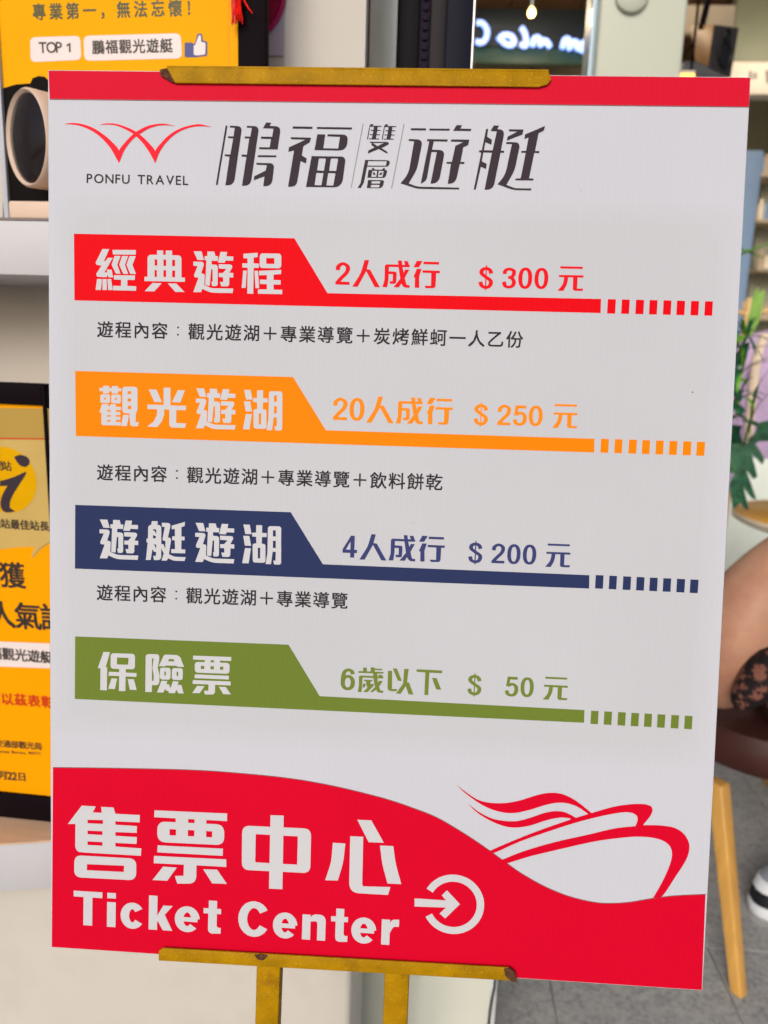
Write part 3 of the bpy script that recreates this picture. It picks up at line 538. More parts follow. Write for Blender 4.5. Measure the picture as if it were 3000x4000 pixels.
M['shell'] = mat('cream plastic shell', (.66, .50, .40), .38, var=.03); M['lens'] = mat('dark glass', (.014, .009, .010), .12, spec=.35, var=.3, vs=8)
M['kioskgrey'] = mat('satin black body', (.010, .010, .012), .5, spec=.08); M['sidegrey'] = mat('grey lacquered side', (.50, .53, .52), .4); M['navypanel'] = mat('navy black door', (.010, .011, .022), .5, spec=.06); M['gasket'] = mat('rubber gasket', (.022, .015, .030), .6, spec=.06, var=.2)
M['silver'] = mat('brushed trim', (.62, .60, .58), .3, metal=.9); M['mintwhite'] = mat('greenish white paint', (.74, .77, .68), .42, var=.025, vs=3, bump=.05, bs=40, coat=.1, col2=(.5, .53, .48), thr=(.66, .74), c2s=9)
M['shopwall'] = mat('cream render wall', (.55, .52, .46), .8, var=.08, vs=2, bump=.2, bs=60); M['postpaint'] = mat('post paint', (.54, .57, .48), .45, var=.02, vs=3); M['cable'] = mat('dark cable', (.03, .04, .05), .5)
M['tile'] = mat('grey floor tile', (.33, .338, .338), .5, var=.30, vs=95, bump=.3, bs=160, col2=(.44, .44, .42), thr=(.46, .66), c2s=38)
M['joint'] = mat('grout', (.28, .285, .28), .9, var=.1); M['apron'] = mat('concrete ground', (.40, .40, .38), .85, var=.15, vs=4, bump=.2, bs=60)
M['wood'] = mat('varnished beech', (.62, .34, .085), .32, var=.10, vs=6, stretch=(9, 9, 1.2), coat=.3); M['brown'] = mat('brown seat leather', (.050, .016, .014), .5, var=.2, vs=8, bump=.15, bs=70)
M['ceil'] = mat('brown ceiling board', (.17, .085, .04), .6, var=.2, vs=5, stretch=(1, 14, 14)); M['olive'] = mat('olive wall paint', (.62, .60, .42), .7, var=.08, vs=1.5)
M['beigew'] = mat('beige panel', (.50, .41, .29), .7, var=.12, vs=4); M['mint'] = mat('pale mint floor sheen', (.78, .86, .80), .5, var=.03)  # mint carries the far floor's reflected light in its colour
M['bluew'] = mat('blue grey paint', (.22, .33, .50), .6, var=.05); M['lilac'] = mat('lilac cloth', (.50, .38, .58), .7, var=.16, vs=14, bump=.5, bs=60)
M['scarf'] = mat('cream scarf', (.72, .60, .45), .8); M['palewood'] = mat('pale beech', (.75, .52, .25), .45, var=.06, stretch=(8, 8, 1)); M['tabletop'] = mat('honey table top', (.90, .48, .08), .35, var=.06, vs=8)
M['rim'] = mat('cream table edge', (.88, .78, .60), .4); M['leafdark'] = mat('dark leaf', (.012, .085, .045), .35, var=.45, vs=60, coat=.2, bump=.5, bs=90, col2=(.06, .20, .06), thr=(.5, .7), c2s=45); M['leaf'] = mat('fresh leaf', (.13, .38, .015), .4, var=.3, vs=30)
M['leafl'] = mat('young pale leaf', (.34, .62, .14), .4, var=.15, vs=30); M['blade'] = mat('narrow blade leaf', (.05, .085, .04), .4, var=.4, vs=60); M['pot'] = mat('terracotta', (.35, .14, .07), .8); M['soil'] = mat('potting soil', (.04, .025, .015), .95, bump=.6)
M['neon'] = mat('neon tube', (.5, .6, 1), .4, emit=(.16, .34, 1.0), es=2.0); M['signdark'] = mat('dark sign panel', (.010, .016, .020), .35); M['signgreen'] = mat('dark green panel', (.018, .05, .035), .5, col2=(.16, .12, .04), thr=(.5, .62), c2s=3)
M['bulb'] = mat('warm bulb', (1, .6, .2), .4, emit=(1, .40, .05), es=2.0); M['lampwarm'] = mat('warm lamp strip', (1, .7, .3), .4, emit=(1, .45, .05), es=3.2)
M['spside'] = mat('speaker wood side', (.50, .20, .012), .5, var=.1); M['spfront'] = mat('speaker grille', (.035, .03, .032), .6); M['cone'] = mat('speaker cone', (.008, .008, .008), .5)
M['skin'] = mat('skin', (.49, .265, .175), .5, var=.10, vs=9, bump=.25, bs=90, col2=(.40, .17, .11), thr=(.45, .75), c2s=8); M['skin'].node_tree.nodes['Principled BSDF'].inputs['Subsurface Weight'].default_value = .08
M['leopard'] = mat('leopard print cloth', (.010, .006, .008), .75, var=.3, vs=40, col2=(.20, .08, .055), thr=(.50, .56), c2s=30); M['hair'] = mat('black hair', (.01, .008, .007), .5); M['jeans'] = mat('black trousers', (.012, .012, .015), .85)
M['shoeblack'] = mat('black shoe leather', (.012, .013, .018), .4); M['shoewhite'] = mat('white shoe rubber', (.66, .70, .76), .4); M['shoemid'] = mat('grey shoe panel', (.25, .28, .34), .6)
# ================================================================== the ground
v = [(-60, -60, -.006), (60, -60, -.006), (60, 60, -.006), (-60, 60, -.006)]
g = add('ground', v, [(0, 1, 2, 3)], M['apron'], None, bevel=-1); tag(g, kind='structure')
fl = add('floor', [(-2.06, .44, -.004), (3.54, .44, -.004), (3.54, 6.6, -.004), (-2.06, 6.6, -.004)], [(0, 1, 2, 3)], M['joint'], None, bevel=-1); tag(fl, kind='structure')
TS, me0 = .4, None
for ix in range(-7, 7):
    for iy in range(-4, 12):
        x, y = .74+ix*TS, 2.04+iy*TS
        if me0 is None:
            t = box('tile', WF, (x+.0006, x+TS-.0006, y+.0006, y+TS-.0006, -.0035, .004), M['tile'], fl, bevel=.0015, seg=1); me0 = t; b0 = (x, y)
        else:
            t = me0.copy(); C.objects.link(t); t.parent = fl; t.location = (x-b0[0], y-b0[1], random.uniform(-.0004, .0004)); MW[t.name] = MW[me0.name]
# ================================================================== left: shelf with certificates
FF = Frame(-.5, .95, -3.6); P0 = FF.plane(0.)
zu1, zu0 = P0.hit(100, 862)[1], P0.hit(100, 1075)[1]
sh = thing('display_shelf', 'cream laminate display unit with a white upper shelf and a rounded lower shelf', 'shelf', loc=FF.w(0, .1, 0), rotz=FF.yaw)
box('upper_shelf', FF, (-.36, .36, 0, .2, zu0, zu1), M['shelfwhite'], sh, bevel=.002)
box('joint_strip', FF, (-.36, .36, .001, .2, zu1+.0002, zu1+.0036), mat('grey seam', (.20, .17, .16), .6), sh, bevel=.0005)
box('back_panel', FF, (-.40, .389, .2, .22, 0, 2.35), M['cream'], sh, bevel=.001)
box('side_panel', FF, (-.40, -.36, -.02, .2, 0, 2.35), M['shelfwhite'], sh, bevel=.002)
# lower shelf: front edge curves away to the right
def hz(px, py, z): r = ray(px, py); return EYE+r*((z-CAMZ)/r[2])
zl1, zl0 = .690, .612
A0, A1 = hz(0, 3296, zl1), hz(190, 3283, zl1); d = _n(A1-A0)
edge = [A0-d*.22, A0-d*.1, A0, A1, A1+d*.10+FF.y*.006, A1+d*.2+FF.y*.03, A1+d*.27+FF.y*.075, A1+d*.30+FF.y*.15]
edge = spline(edge, 5); bk = [FF.w(.30, .199, zl1), FF.w(-.358, .199, zl1)]
pl = [np.array(p[:2]) for p in edge]+[p[:2] for p in bk]
def slab(name, pl, z0, z1, m, par, **k):
    n = len(pl); v = [(p[0], p[1], z0) for p in pl]+[(p[0], p[1], z1) for p in pl]
    return add(name, v, [tuple(range(n))[::-1], tuple(range(n, 2*n))]+[(i, (i+1) % n, n+(i+1) % n, n+i) for i in range(n)], m, par, **k)
slab('lower_shelf', pl, zl0, zl1-.003, M['shelfwhite'], sh, bevel=.001, smooth=True)
slab('shelf_top', pl, zl1-.0028, zl1, M['peach'], sh, bevel=.0005)
# cabinet body below
xe_ = FF.plane(.055).hit(1372, 3900)[0]
box('cabinet_body', FF, (-.36, xe_, .055, .199, 0.0045, zl0-.001), M['cream'], sh, bevel=.012, seg=4)
# ---- upper certificate
PA = FF.plane(.10)
def rrect(ink, pl, x0, y0, x1, y1, r, z):   # pixel corners
    a = pl.hit(x0, (y0+y1)/2)[0]; b = pl.hit(x1, (y0+y1)/2)[0]; t = pl.hit((x0+x1)/2, y0)[1]; u = pl.hit((x0+x1)/2, y1)[1]
    ink.loops([fillet([(a, u, r), (b, u, r), (b, t, r), (a, t, r)])], z)
cA = thing('framed_certificate', 'yellow award certificate in a dark frame on the upper shelf, thumbs up sign on it', 'certificate', loc=FF.w(0, .1, zu1+.004), rotz=FF.yaw)
xl, xr, xf = PA.hit(12, 500)[0], PA.hit(928, 160)[0], PA.hit(1038, 160)[0]; zb = zu1+.0045; zt = 2.02
def local_prism(pl, x0, x1, y0, y1, z0, z1): return prism(pl, [(x0, y0), (x1, y0), (x1, y1), (x0, y1)], z0, z1)
fx = xl-(xf-xr)
for nm, (a, b, c, d2) in {'frame_side': (xr, xf, zb, zt), 'frame_bottom': (xl, xr, zb, zb+.012), 'frame_top': (xl, xr, zt-.036, zt)}.items():
    v, f = local_prism(PA, a, b, c, d2, -.016, .0); add(nm, v, f, M['black'], cA, bevel=.0015, smooth=True)
v, f = local_prism(PA, fx+.028, xl, zb, zt, -.016, .0); add('frame_side', v, f, mat('pale acrylic edge', (.50, .53, .60), .3), cA, bevel=.0015, smooth=True, label='pale left edge strip')
v, f = local_prism(PA, xl, xr, zb, zt, -.014, -.006); add('card', v, f, M['yellow'], cA, bevel=.0003)
PAc = Plane(PA.w(0, 0, -.006), PA.x, PA.y)
i = Ink(); u = PAc.hit(893, 100)[0]; i.loops([[(u, zb+.012), (u+.0006, zb+.012), (u+.0006, zt-.036), (u, zt-.036)]], .0002); i.build('line_print', PAc, mat('amber line', (.70, .22, .004), .5), cA)
i = Ink(); poly_px(i, PAc, '12,480 12,345 60,330 118,326 128,305 150,297 176,300 200,326 235,340 300,330 360,345 360,856 12,856', .0002); i.build('crowd_print', PAc, M['sil'], cA, label='black crowd silhouette at the foot of the card')
i = Ink(); line_cjk(i, PAc, '專業第一，無法忘懷！', (153, 46), (752, 30), 58, .0002, 1.6, .92); i.build('lettering', PAc, M['dkgreen'], cA)
zpill = .0002
i = Ink(); poly_px(i, PAc, '118,146,20 314,140,20 318,234,20 120,243,20', zpill); i.build('label_print', PAc, M['pill'], cA)
i = Ink(); poly_px(i, PAc, '326,140,22 706,130,22 712,228,22 330,238,22', zpill); i.build('label_print', PAc, M['pill'], cA)
i = Ink(); line_latin(i, PAc, 'TOP', (154, 207), (243, 206), 52, .0004, .9); poly_px(i, PAc, '269,170 276,168 277,204 270,204.5 269.5,178 260,182 260,176', .0004); i.build('lettering', PAc, M['ink3'], cA)
i = Ink(); line_cjk(i, PAc, '鵬福觀光遊艇', (384, 184), (650, 178), 50, .0004, 1.4); i.build('lettering', PAc, M['ink3'], cA)
cr = (0, 0, .66305)
i = Ink(); glyph(i, PAc, cr, '1145,262 1165,198,8 1190,198,10 1196,240,6 1222,244,14 1222,330,14 1150,338,8 1088,338,6 1088,252,6 1130,250,6', .0002); i.build('thumb_print', PAc, M['fblue'], cA, label='blue outlined thumbs up mark')
i = Ink(); glyph(i, PAc, cr, '1150,268 1172,208,6 1184,208,6 1186,248,4 1212,252,10 1210,322,10 1160,328,8 1142,322,6 1142,270', .0005); i.build('thumb_fill_print', PAc, M['pill'], cA)
# ---- round dark-faced speaker in a cream tube
sp = thing('desk_speaker', 'cream tube speaker with a slanted dark oval face, standing on the upper shelf', 'speaker', loc=at(170, 850, 1.0)*[1, 1, 0]+[0, 0, zu1+.004])
c0 = at(118, 542, .985); r0 = np.linalg.norm(at(112, 350, .985)-at(112, 738, .985))/2
ax = _n(np.array([-.60, -.80, -.03])); up0 = _n(at(75, 350, .985)-at(165, 735, .985)); 
def tubelathe(prof, name, m, lbl=None, **k):
    side = np.cross(ax, up0); side = _n(side); upp = _n(np.cross(side, ax)); n = 64; v, f = [], []
    for (r, z) in prof:
        for k_ in range(n):
            q = 2*math.pi*k_/n; v.append(c0+ax*z+upp*math.cos(q)*r+side*math.sin(q)*r*.92)
    for i_ in range(len(prof)-1):
        for k_ in range(n): k2 = (k_+1) % n; f.append((i_*n+k_, i_*n+k2, (i_+1)*n+k2, (i_+1)*n+k_))
    return add(name, v, f, m, sp, smooth=True, label=lbl)
tubelathe([(r0*.90, .002), (r0*.955, .006), (r0, .003), (r0, -.006), (r0*.985, -.05), (r0*.96, -.13), (r0*.8, -.14), (.0001, -.14)], 'shell', M['shell'])
tubelathe([(.0001, .010), (r0*.45, .009), (r0*.75, .006), (r0*.91, .002), (r0*.93, -.001)], 'lens', M['lens'])
b0_, b1_ = at(56, 795, .985), at(262, 857, .985)
cb = (b0_+b1_)/2; box('base', FF, ((cb-FF.o)@FF.x-.030, (cb-FF.o)@FF.x+.055, .015, .085, zu1+.004, at(100, 795, .985)[2]), M['shell'], sp, bevel=.003, seg=3)
box('neck', FF, ((cb-FF.o)@FF.x+.012, (cb-FF.o)@FF.x+.034, .035, .065, at(100, 796, .985)[2], c0[2]-r0*.8), M['shell'], sp, bevel=.004)
# ---- tassel, lilac paper, magenta fan
ts = thing('tassel', 'bright red silk tassel hanging over the certificate frame', 'tassel', loc=at(920, 60, 1.03))
random.seed(3); v, f = [], []
for k in range(46):
    x0_ = 920+random.uniform(-17, 22); x1_ = x0_+random.uniform(-12, 12); yb_ = random.uniform(48, 100); Yt = 1.025+random.uniform(-.004, .004)
    a, b = sweep([at(920+(x0_-920)*.6, -60, Yt), at(x0_, 0, Yt), at((x0_+x1_)/2, yb_*.6, Yt), at(x1_, yb_, Yt)], .0006, 5); n = len(v); v += a; f += [tuple(q+n for q in p) for p in b]
o = add('threads', v, f, M['tassel'], ts, smooth=True); o['kind'] = 'stuff'
tube('stray_thread', [at(945, -20, 1.02), at(958, 10, 1.02), at(972, 34, 1.02), at(987, 52, 1.02)], [.0012, .0011, .0009, .0006], M['tassel'], ts, n=6)
tube('cord', [at(920, -60, 1.025), at(921, -160, 1.03), at(925, -260, 1.04)], .003, M['tassel'], ts)
PW = FF.plane(.198)
v, f = prism(PW, [PW.hit(1020, 219), PW.hit(1108, 218), PW.hit(1112, -300), PW.hit(900, -300), PW.hit(900, 219)], .0002, .0010); lp = add('paper_sheet', v, f, M['lilacpaper'], None, bevel=-1); tag(lp, 'plain lilac paper sheet taped on the cream wall behind the frame', 'paper')
fan = thing('round_fan', 'round magenta hand fan with a shiny rim behind the dark certificate frame', 'fan', loc=at(985, -20, 1.12))
ctr = PW.hit(968, -14); rr = np.linalg.norm(PW.hit(1110, -14)-ctr)
circ = [(ctr[0]+rr*math.cos(R(a)), ctr[1]+rr*1.05*math.sin(R(a))) for a in range(0, 360, 6)]
v, f = prism(PW, [((p[0]-ctr[0])*.93+ctr[0], (p[1]-ctr[1])*.93+ctr[1]) for p in circ], .003, .006); add('fan_face', v, f, M['magenta'], fan, bevel=-1)
tube('fan_rim', [PW.w(p[0], p[1], .0045) for p in circ+circ[:2]], .0035, M['magenta2'], fan, n=8)
v, f = local_prism(PW, ctr[0]-.006, ctr[0]+.006, ctr[1]-rr*1.05-.0, ctr[1]-rr*.95, .002, .007); add('handle', v, f, M['magenta2'], fan, bevel=.001)
# ---- lower certificate
PB = FF.plane(.045)
cB = thing('framed_certificate', 'orange and gold award certificate in a black frame standing on the lower shelf', 'certificate', loc=FF.w(0, .045, zl1), rotz=FF.yaw)
xa, xb = PB.hit(-520, 2400)[0], PB.hit(214, 2400)[0]; zt_, zb_ = PB.hit(100, 1497)[1], PB.hit(100, 3209)[1]; yt_, yb_ = PB.hit(100, 1582)[1], PB.hit(100, 3108)[1]
zb_ = max(zb_, zl1+.0005)
for nm, q in (('frame_top', (xa, xb, yt_, zt_)), ('frame_bottom', (xa, xb, zb_, yb_)), ('frame_side', (xa, xa+.03, yb_, yt_)), ('frame_side', (xb, xb+.004, zb_, zt_))):
    v, f = local_prism(PB, *q, -.014, 0.); add(nm, v, f, M['black'], cB, bevel=.0012, smooth=True)
v, f = local_prism(PB, xa+.03, xb, yb_, yt_, -.012, -.005); add('card', v, f, M['orangecard'], cB, bevel=.0003)
PBc = Plane(PB.w(0, 0, -.005), PB.x, PB.y)
def bpr(name, s, m, z, smooth=False, **k):
    i = Ink(); poly_px(i, PBc, s, z, smooth=smooth); return i.build(name, PBc, m, cB, **k)
bpr('gold_field_print', '-300,1588 197,1596 197,2120 160,2145 128,2180 140,2130 60,2138 0,2147 -300,2150', M['khaki'], .0002)
bpr('speech_bubble_print', '-300,1716 197,1718 197,2112 155,2140 122,2183 135,2135 60,2138 0,2146 -300,2150', M['khaki2'], .0003)
bpr('line_print', '-300,1706 197,1712 197,1717 -300,1711', M['redink'], .0004)
i = Ink(); c = PBc.hit(20, 1875); r1 = PBc.hit(143, 1875)[0]-c[0]; i.loops([arc(c[0], c[1], r1, r1, 0, 355, 71)], .0005); i.build('disc_print', PBc, M['amber'], cB, label='round amber disc with an italic letter')
cri = (0, 1600, .49713)
i = Ink(); glyph(i, PBc, cri, '112,372 150,356 205,366 232,395 232,430 205,452 165,442 138,415;0,560 60,545 130,520 205,486 205,510 160,580 110,660 82,720 80,770 122,800 60,808 20,790 5,740 20,670 60,600 0,600', .0007, smooth=True); i.build('letter_print', PBc, M['ink'], cB)
for s, a, b, sz, m, bd in (('問站', (-5, 1818), (28, 1820), 38, 'ink3', 1.0), ('問站最佳站長獎', (-16, 2043), (212, 2057), 38, 'ink3', 1.1), ('榮獲', (-75, 2240), (48, 2246), 104, 'ink3', 2.2), ('人氣誌', (8, 2400), (212, 2412), 108, 'ink3', 2.4),
                       ('以茲表彰', (28, 2729), (185, 2741), 50, 'redink', 1.6), ('交通部觀光局', (-2, 2903), (150, 2914), 31, 'ink3', .5), ('月', (13, 3027), (13, 3027), 37, 'ink3', 1.0), ('日', (86, 3033), (86, 3033), 37, 'ink3', 1.0)):
    i = Ink(); line_cjk(i, PBc, s, a, b, sz, .0007, bd); i.build('lettering', PBc, M[m], cB)
i = Ink(); line_latin(i, PBc, '22', (30, 3044), (68, 3047), 44, .0007, 1.0); i.build('lettering', PBc, M['ink3'], cB)
i = Ink(); line_latin(i, PBc, 'Tourism Bureau, MOTC', (-22, 2938), (161, 2948), 15, .0007, .3); i.build('lettering', PBc, M['ink3'], cB)
bpr('label_print', '-300,2495 197,2513 197,2610 -300,2592', M['pill'], .0006)
i = Ink(); line_cjk(i, PBc, '福觀光遊艇', (-16, 2550), (183, 2566), 50, .0009, 1.4); i.build('lettering', PBc, M['ink3'], cB)
# ================================================================== plinth and black cooler behind the board
pc = thing('floor_plinth', 'greenish white painted plinth standing on the tiles behind the easel legs', 'plinth', loc=(.05, 1.4, .004))
box('body', WF, (-.093, .183, 1.25, 1.55, .0045, 1.30), M['mintwhite'], pc, bevel=.007, seg=3)
box('corner_strip', WF, (.171, .1845, 1.2475, 1.26, .0045, 1.30), mat('white corner strip', (.78, .80, .80), .35), pc, bevel=.002)
tb = tube('power_cable', [at(1934, 3700, 1.23), at(1936, 3800, 1.23), at(1931, 3860, 1.23), at(1921, 3905, 1.225), at(1914, 3950, 1.225), at(1908, 4010, 1.225), at(1905, 4200, 1.225), (.2, 1.22, .012), (.28, 1.20, .011)], .0026, M['cable']); tag(tb, 'thin dark power cable hanging down the right corner of the white plinth', 'cable')
kk = thing('drinks_cooler', 'tall glossy black cooler with a rubber door gasket and silver trim, behind the board', 'cooler', loc=(0, 1.4, 1.301))
xs = [at(p, 100, 1.3)[0] for p in (1437, 1640, 1680, 1742, 1845, 1853)]
q = [(xs[0], 1.6)]+[(xs[0]+.045-.045*math.cos(R(90*k/12)), 1.29+.05-.05*math.sin(R(90*k/12))) for k in range(13)]+[(xs[0]+.045, 1.6)]
xm_ = xs[0]+.044
slab('side_cover', [np.array(p) for p in q], 1.302, 2.3, M['sidegrey'], kk, smooth=True, bevel=-1)
box('body', WF, (xm_+.002, xs[1], 1.297, 1.6, 1.302, 2.3), M['kioskgrey'], kk, bevel=.004)
box('gasket', WF, (xs[1], xs[2], 1.294, 1.6, 1.302, 2.3), M['gasket'], kk, bevel=.002)
z = 1.75
nub = None
while z < 2.05:
    if nub is None: nub = box('gasket_rib', WF, (xs[1]+.004, xs[2]-.003, 1.290, 1.2945, z, z+.007), M['gasket'], kk, bevel=.0015); z0n = z
    else:
        t = nub.copy(); C.objects.link(t); t.parent = kk; t.location = (0, 0, z-z0n); MW[t.name] = MW[kk.name]
    z += .0135
box('door_gap', WF, (xs[2], xs[3], 1.300, 1.6, 1.302, 2.3), mat('shadow black plastic', (.014, .010, .014), .6), kk, bevel=.001)
box('door', WF, (xs[3], xs[4], 1.288, 1.6, 1.302, 2.3), M['navypanel'], kk, bevel=.003)
box('trim', WF, (xs[4], xs[5], 1.285, 1.6, 1.302, 2.3), M['silver'], kk, bevel=.0015)
# ================================================================== post, room shell
xa, xb = at(2336, 150, 2.0)[0], at(2676, 150, 2.0)[0]
col = thing('square_post', 'smooth pale green-white square post with a round white disc near its top', 'post', loc=((xa+xb)/2, 2.1, .004))
box('shaft', WF, (xa, xb, 2.0, 2.0+xb-xa, .0045, 3.295), M['postpaint'], col, bevel=.010, seg=4)
c = at(2468, -18, 1.995); v, f = lathe([(.0001, .016), (.026, .014), (.036, .008), (.038, .0)], c, (0, -1, 0), 40); add('round_disc', v, f, M['postpaint'], col, smooth=True)
box('glass_edge', WF, (xa-.012, xa-.0002, 2.03, 2.05, .0045, 3.29), mat('blue glass edge', (.35, .50, .60), .15, coat=.5), col, bevel=.002)
cl = box('ceiling', WF, (-2.0, 3.5, 3.6, 6.5, 3.3, 3.4), mat('ceiling plaster', (.2, .12, .07), .8), None, bevel=-1); tag(cl, kind='structure')
for k in range(14):
    box('ceiling_board', WF, (-1.95+k*.39, -1.95+k*.39+.37, 3.62, 6.4, 3.285, 3.2995), M['ceil'], cl, bevel=.002, seg=1) if k == 0 else None
base = [o for o in C.objects if o.name == 'ceiling_board'][0]
for k in range(1, 14):
    t = base.copy(); C.objects.link(t); t.parent = cl; t.location = (k*.39, 0, 0)
bw = box('back_wall', WF, (-2.0, 3.5, 5.9, 6.4, 0, 3.3), M['olive'], None, bevel=-1); tag(bw, kind='structure')
bm_ = box('ceiling_beam', WF, (-2.0, 3.5, 2.3, 3.0, 3.285, 3.42), M['ceil'], None, bevel=.004); tag(bm_, 'brown ceiling beam crossing above the hanging loudspeaker', 'beam')
rw = box('side_wall', WF, (3.42, 3.5, 3.6, 6.4, 0, 3.3), M['beigew'], None, bevel=-1); tag(rw, kind='structure')
sw = box('shop_wall', WF, (-7.0, -.20, 1.62, 1.85, -.004, 3.45), M['shopwall'], None, bevel=-1); tag(sw, kind='structure')
# neon sign on a dark panel
ns = thing('neon_sign', 'blurred blue white neon script glowing on a dark hanging panel', 'sign', loc=at(2090, 290, 4.3))
p0_, p1_ = at(1800, 36, 4.3), at(2420, 182, 4.3)
box('panel', WF, (at(1780, 100, 4.3)[0], at(2480, 100, 4.3)[0], 4.3, 4.36, at(2100, 185, 4.3)[2], at(2100, 34, 4.3)[2]), M['signdark'], ns, bevel=.004)
box('lower_panel', WF, (at(1780, 100, 4.3)[0], at(2480, 100, 4.3)[0], 4.31, 4.36, at(2100, 250, 4.31)[2], at(2100, 185, 4.31)[2]-.001), M['signgreen'], ns, bevel=.004)
NS = [[(1862, 88), (1885, 92), (1902, 118), (1898, 150), (1880, 166), (1858, 162)], [(1945, 158), (1965, 138), (1995, 140), (2008, 160), (1998, 176), (1975, 172), (1960, 160)], [(2036, 108), (2050, 130), (2056, 165), (2050, 180), (2032, 172)], [(2080, 182), (2088, 150), (2106, 150), (2112, 178), (2124, 158), (2140, 168), (2148, 186)],
      [(2196, 190), (2206, 156), (2222, 156), (2226, 192), (2236, 166), (2252, 166), (2258, 196)], [(2262, 196), (2276, 168), (2300, 170), (2300, 196), (2280, 198), (2262, 190)], [(2304, 172), (2326, 176), (2334, 198)]]
for s in NS: tube('neon_tube', spline([at(x, y, 4.27) for x, y in s], 4), .014, M['neon'], ns, n=8)
sb = box('wall_ledge', WF, (at(1750, 290, 4.6)[0], at(2520, 290, 4.6)[0], 4.5, 4.75, 2.3, at(2100, 252, 4.5)[2]), M['beigew'], None, bevel=.01); tag(sb, 'beige brown ledge under the neon panel', 'ledge')
pb = thing('pendant_bulb', 'small warm glowing bulb on a thin cord before the neon panel', 'lamp', loc=at(2076, 50, 3.8))
v, f = lathe([(.0001, -.018), (.010, -.015), (.0155, -.005), (.015, .006), (.008, .018), (.006, .022)], at(2076, 50, 3.8), (0, 0, 1), 20); add('bulb', v, f, M['bulb'], pb, smooth=True)
for nm_, e_, p_ in (('bulb_light', 22, at(2076, 50, 3.8)-[0, .05, .03]), ('far_room_fill_light', 5, at(2690, 290, 2.5)*[1, 1, 0]+[.9, 1.6, 2.9])):  # second light is added to brighten the far interior, away from the counter lamp
    ld = bpy.data.lights.new(nm_, 'POINT'); ld.energy = e_; ld.shadow_soft_size = .06; ld.color = (1, .78, .52); lo = bpy.data.objects.new(nm_, ld); lo.location = p_; C.objects.link(lo)
tube('cord', [at(2076, 50, 3.8)+[0, 0, .022], at(2076, 50, 3.8)*[1, 1, 0]+[0, 0, 3.284]], .004, M['cable'], pb, n=8)
# ================================================================== right background
hs = thing('hanging_loudspeaker', 'loudspeaker with orange brown wooden side and dark front, hanging tilted from the ceiling', 'speaker', loc=at(2790, 250, 2.7))
A, B, Cc, D = at(2792, 98, 2.6), at(2882, 110, 2.68), at(2850, 302, 2.68), at(2770, 264, 2.6); E, Fq = at(2693, 98, 2.84), at(2716, 238, 2.84); Gq, Hq = B+(E-A), Cc+(Fq-D)
add('cabinet', [D, Cc, Hq, Fq, A, B, Gq, E], BF, M['spside'], hs, bevel=.004, smooth=True)
nf = _n(np.cross(B-A, D-A)); nf = nf if nf[1] < 0 else -nf
add('grille', [D+nf*.004, Cc+nf*.004, Cc-nf*.004, D-nf*.004, A+nf*.004, B+nf*.004, B-nf*.004, A-nf*.004], BF, M['spfront'], hs, bevel=.001)
for (uu, vv, rr_) in ((.5, .62, .034), (.5, .22, .018)):
    c = A+(B-A)*uu+(D-A)*vv*1.1; v, f = lathe([(.0001, -.0), (rr_*.4, .003), (rr_*.9, .001), (rr_, .006), (rr_*1.1, .003)], c+nf*.006, nf, 24); add('driver', v, f, M['cone'], hs, smooth=True)
c = (A+E)/2; tube('bracket', [c+[0, 0, -.01], c+[.02, 0, .12], [c[0]+.03, c[1], 3.284]], .010, M['black'], hs)
wb = thing('menu_fascia', 'white fascia board with faint grey lettering in the far interior', 'sign', loc=at(2960, 368, 4.4))
box('board', WF, (at(2852, 300, 4.4)[0], 3.3, 4.4, 4.5, at(2950, 368, 4.4)[2], at(2950, 240, 4.4)[2]), mat('fascia white', (.72, .68, .62), .5), wb, bevel=.004)
PF = Plane([0, 4.4, 0], [1, 0, 0], [0, 0, 1]); 
for s_ in ('2925,278 2938,278 2936,312 2924,312', '2944,284 2956,282 2955,308 2942,310', '2988,275 3010,275 3010,325 2992,325'):
    i = Ink(); poly_px(i, PF, s_, .004); i.build('mark_print', PF, M['greyline'], wb)
up = box('upper_panel', WF, (at(2872, 150, 4.42)[0], 3.3, 4.45, 4.52, at(2950, 239, 4.45)[2], 3.28), mat('grey green panel', (.26, .30, .24), .5, var=.1, vs=2), None, bevel=.004); tag(up, 'grey green panel above the white fascia board', 'panel')
cb_ = box('cream_panel', WF, (at(2650, 60, 4.0)[0], at(2872, 60, 4.0)[0], 4.0, 4.04, at(2750, 130, 4.0)[2], at(2750, 18, 4.0)[2]), M['beigew'], None, bevel=.004); tag(cb_, 'beige wooden panel hanging behind the loudspeaker', 'panel')
lw = thing('counter_lamp', 'small warm glowing lamp strip beside the pale post', 'lamp', loc=at(2690, 290, 2.5))
box('glow_bar', WF, (at(2655, 290, 2.5)[0], at(2716, 290, 2.5)[0], 2.5, 2.52, at(2690, 300, 2.5)[2], at(2690, 288, 2.5)[2]), M['lampwarm'], lw, bevel=.002)
box('shade', WF, (at(2655, 290, 2.5)[0], at(2716, 290, 2.5)[0], 2.5, 2.54, at(2690, 288, 2.5)[2]+.0005, at(2690, 274, 2.5)[2]), M['rim'], lw, bevel=.002)
tube('rod', [at(2700, 275, 2.52), at(2700, 275, 2.52)*[1, 1, 0]+[0, 0, 3.284]], .004, M['black'], lw, n=8)
dk = box('duct', WF, (at(2668, 200, 3.2)[0], at(2840, 200, 3.2)[0], 3.2, 3.5, at(2750, 320, 3.2)[2], at(2750, 232, 3.2)[2]), mat('dark grey duct', (.09, .09, .10), .5), None, bevel=.02); tag(dk, 'dark grey duct box behind the loudspeaker', 'duct')
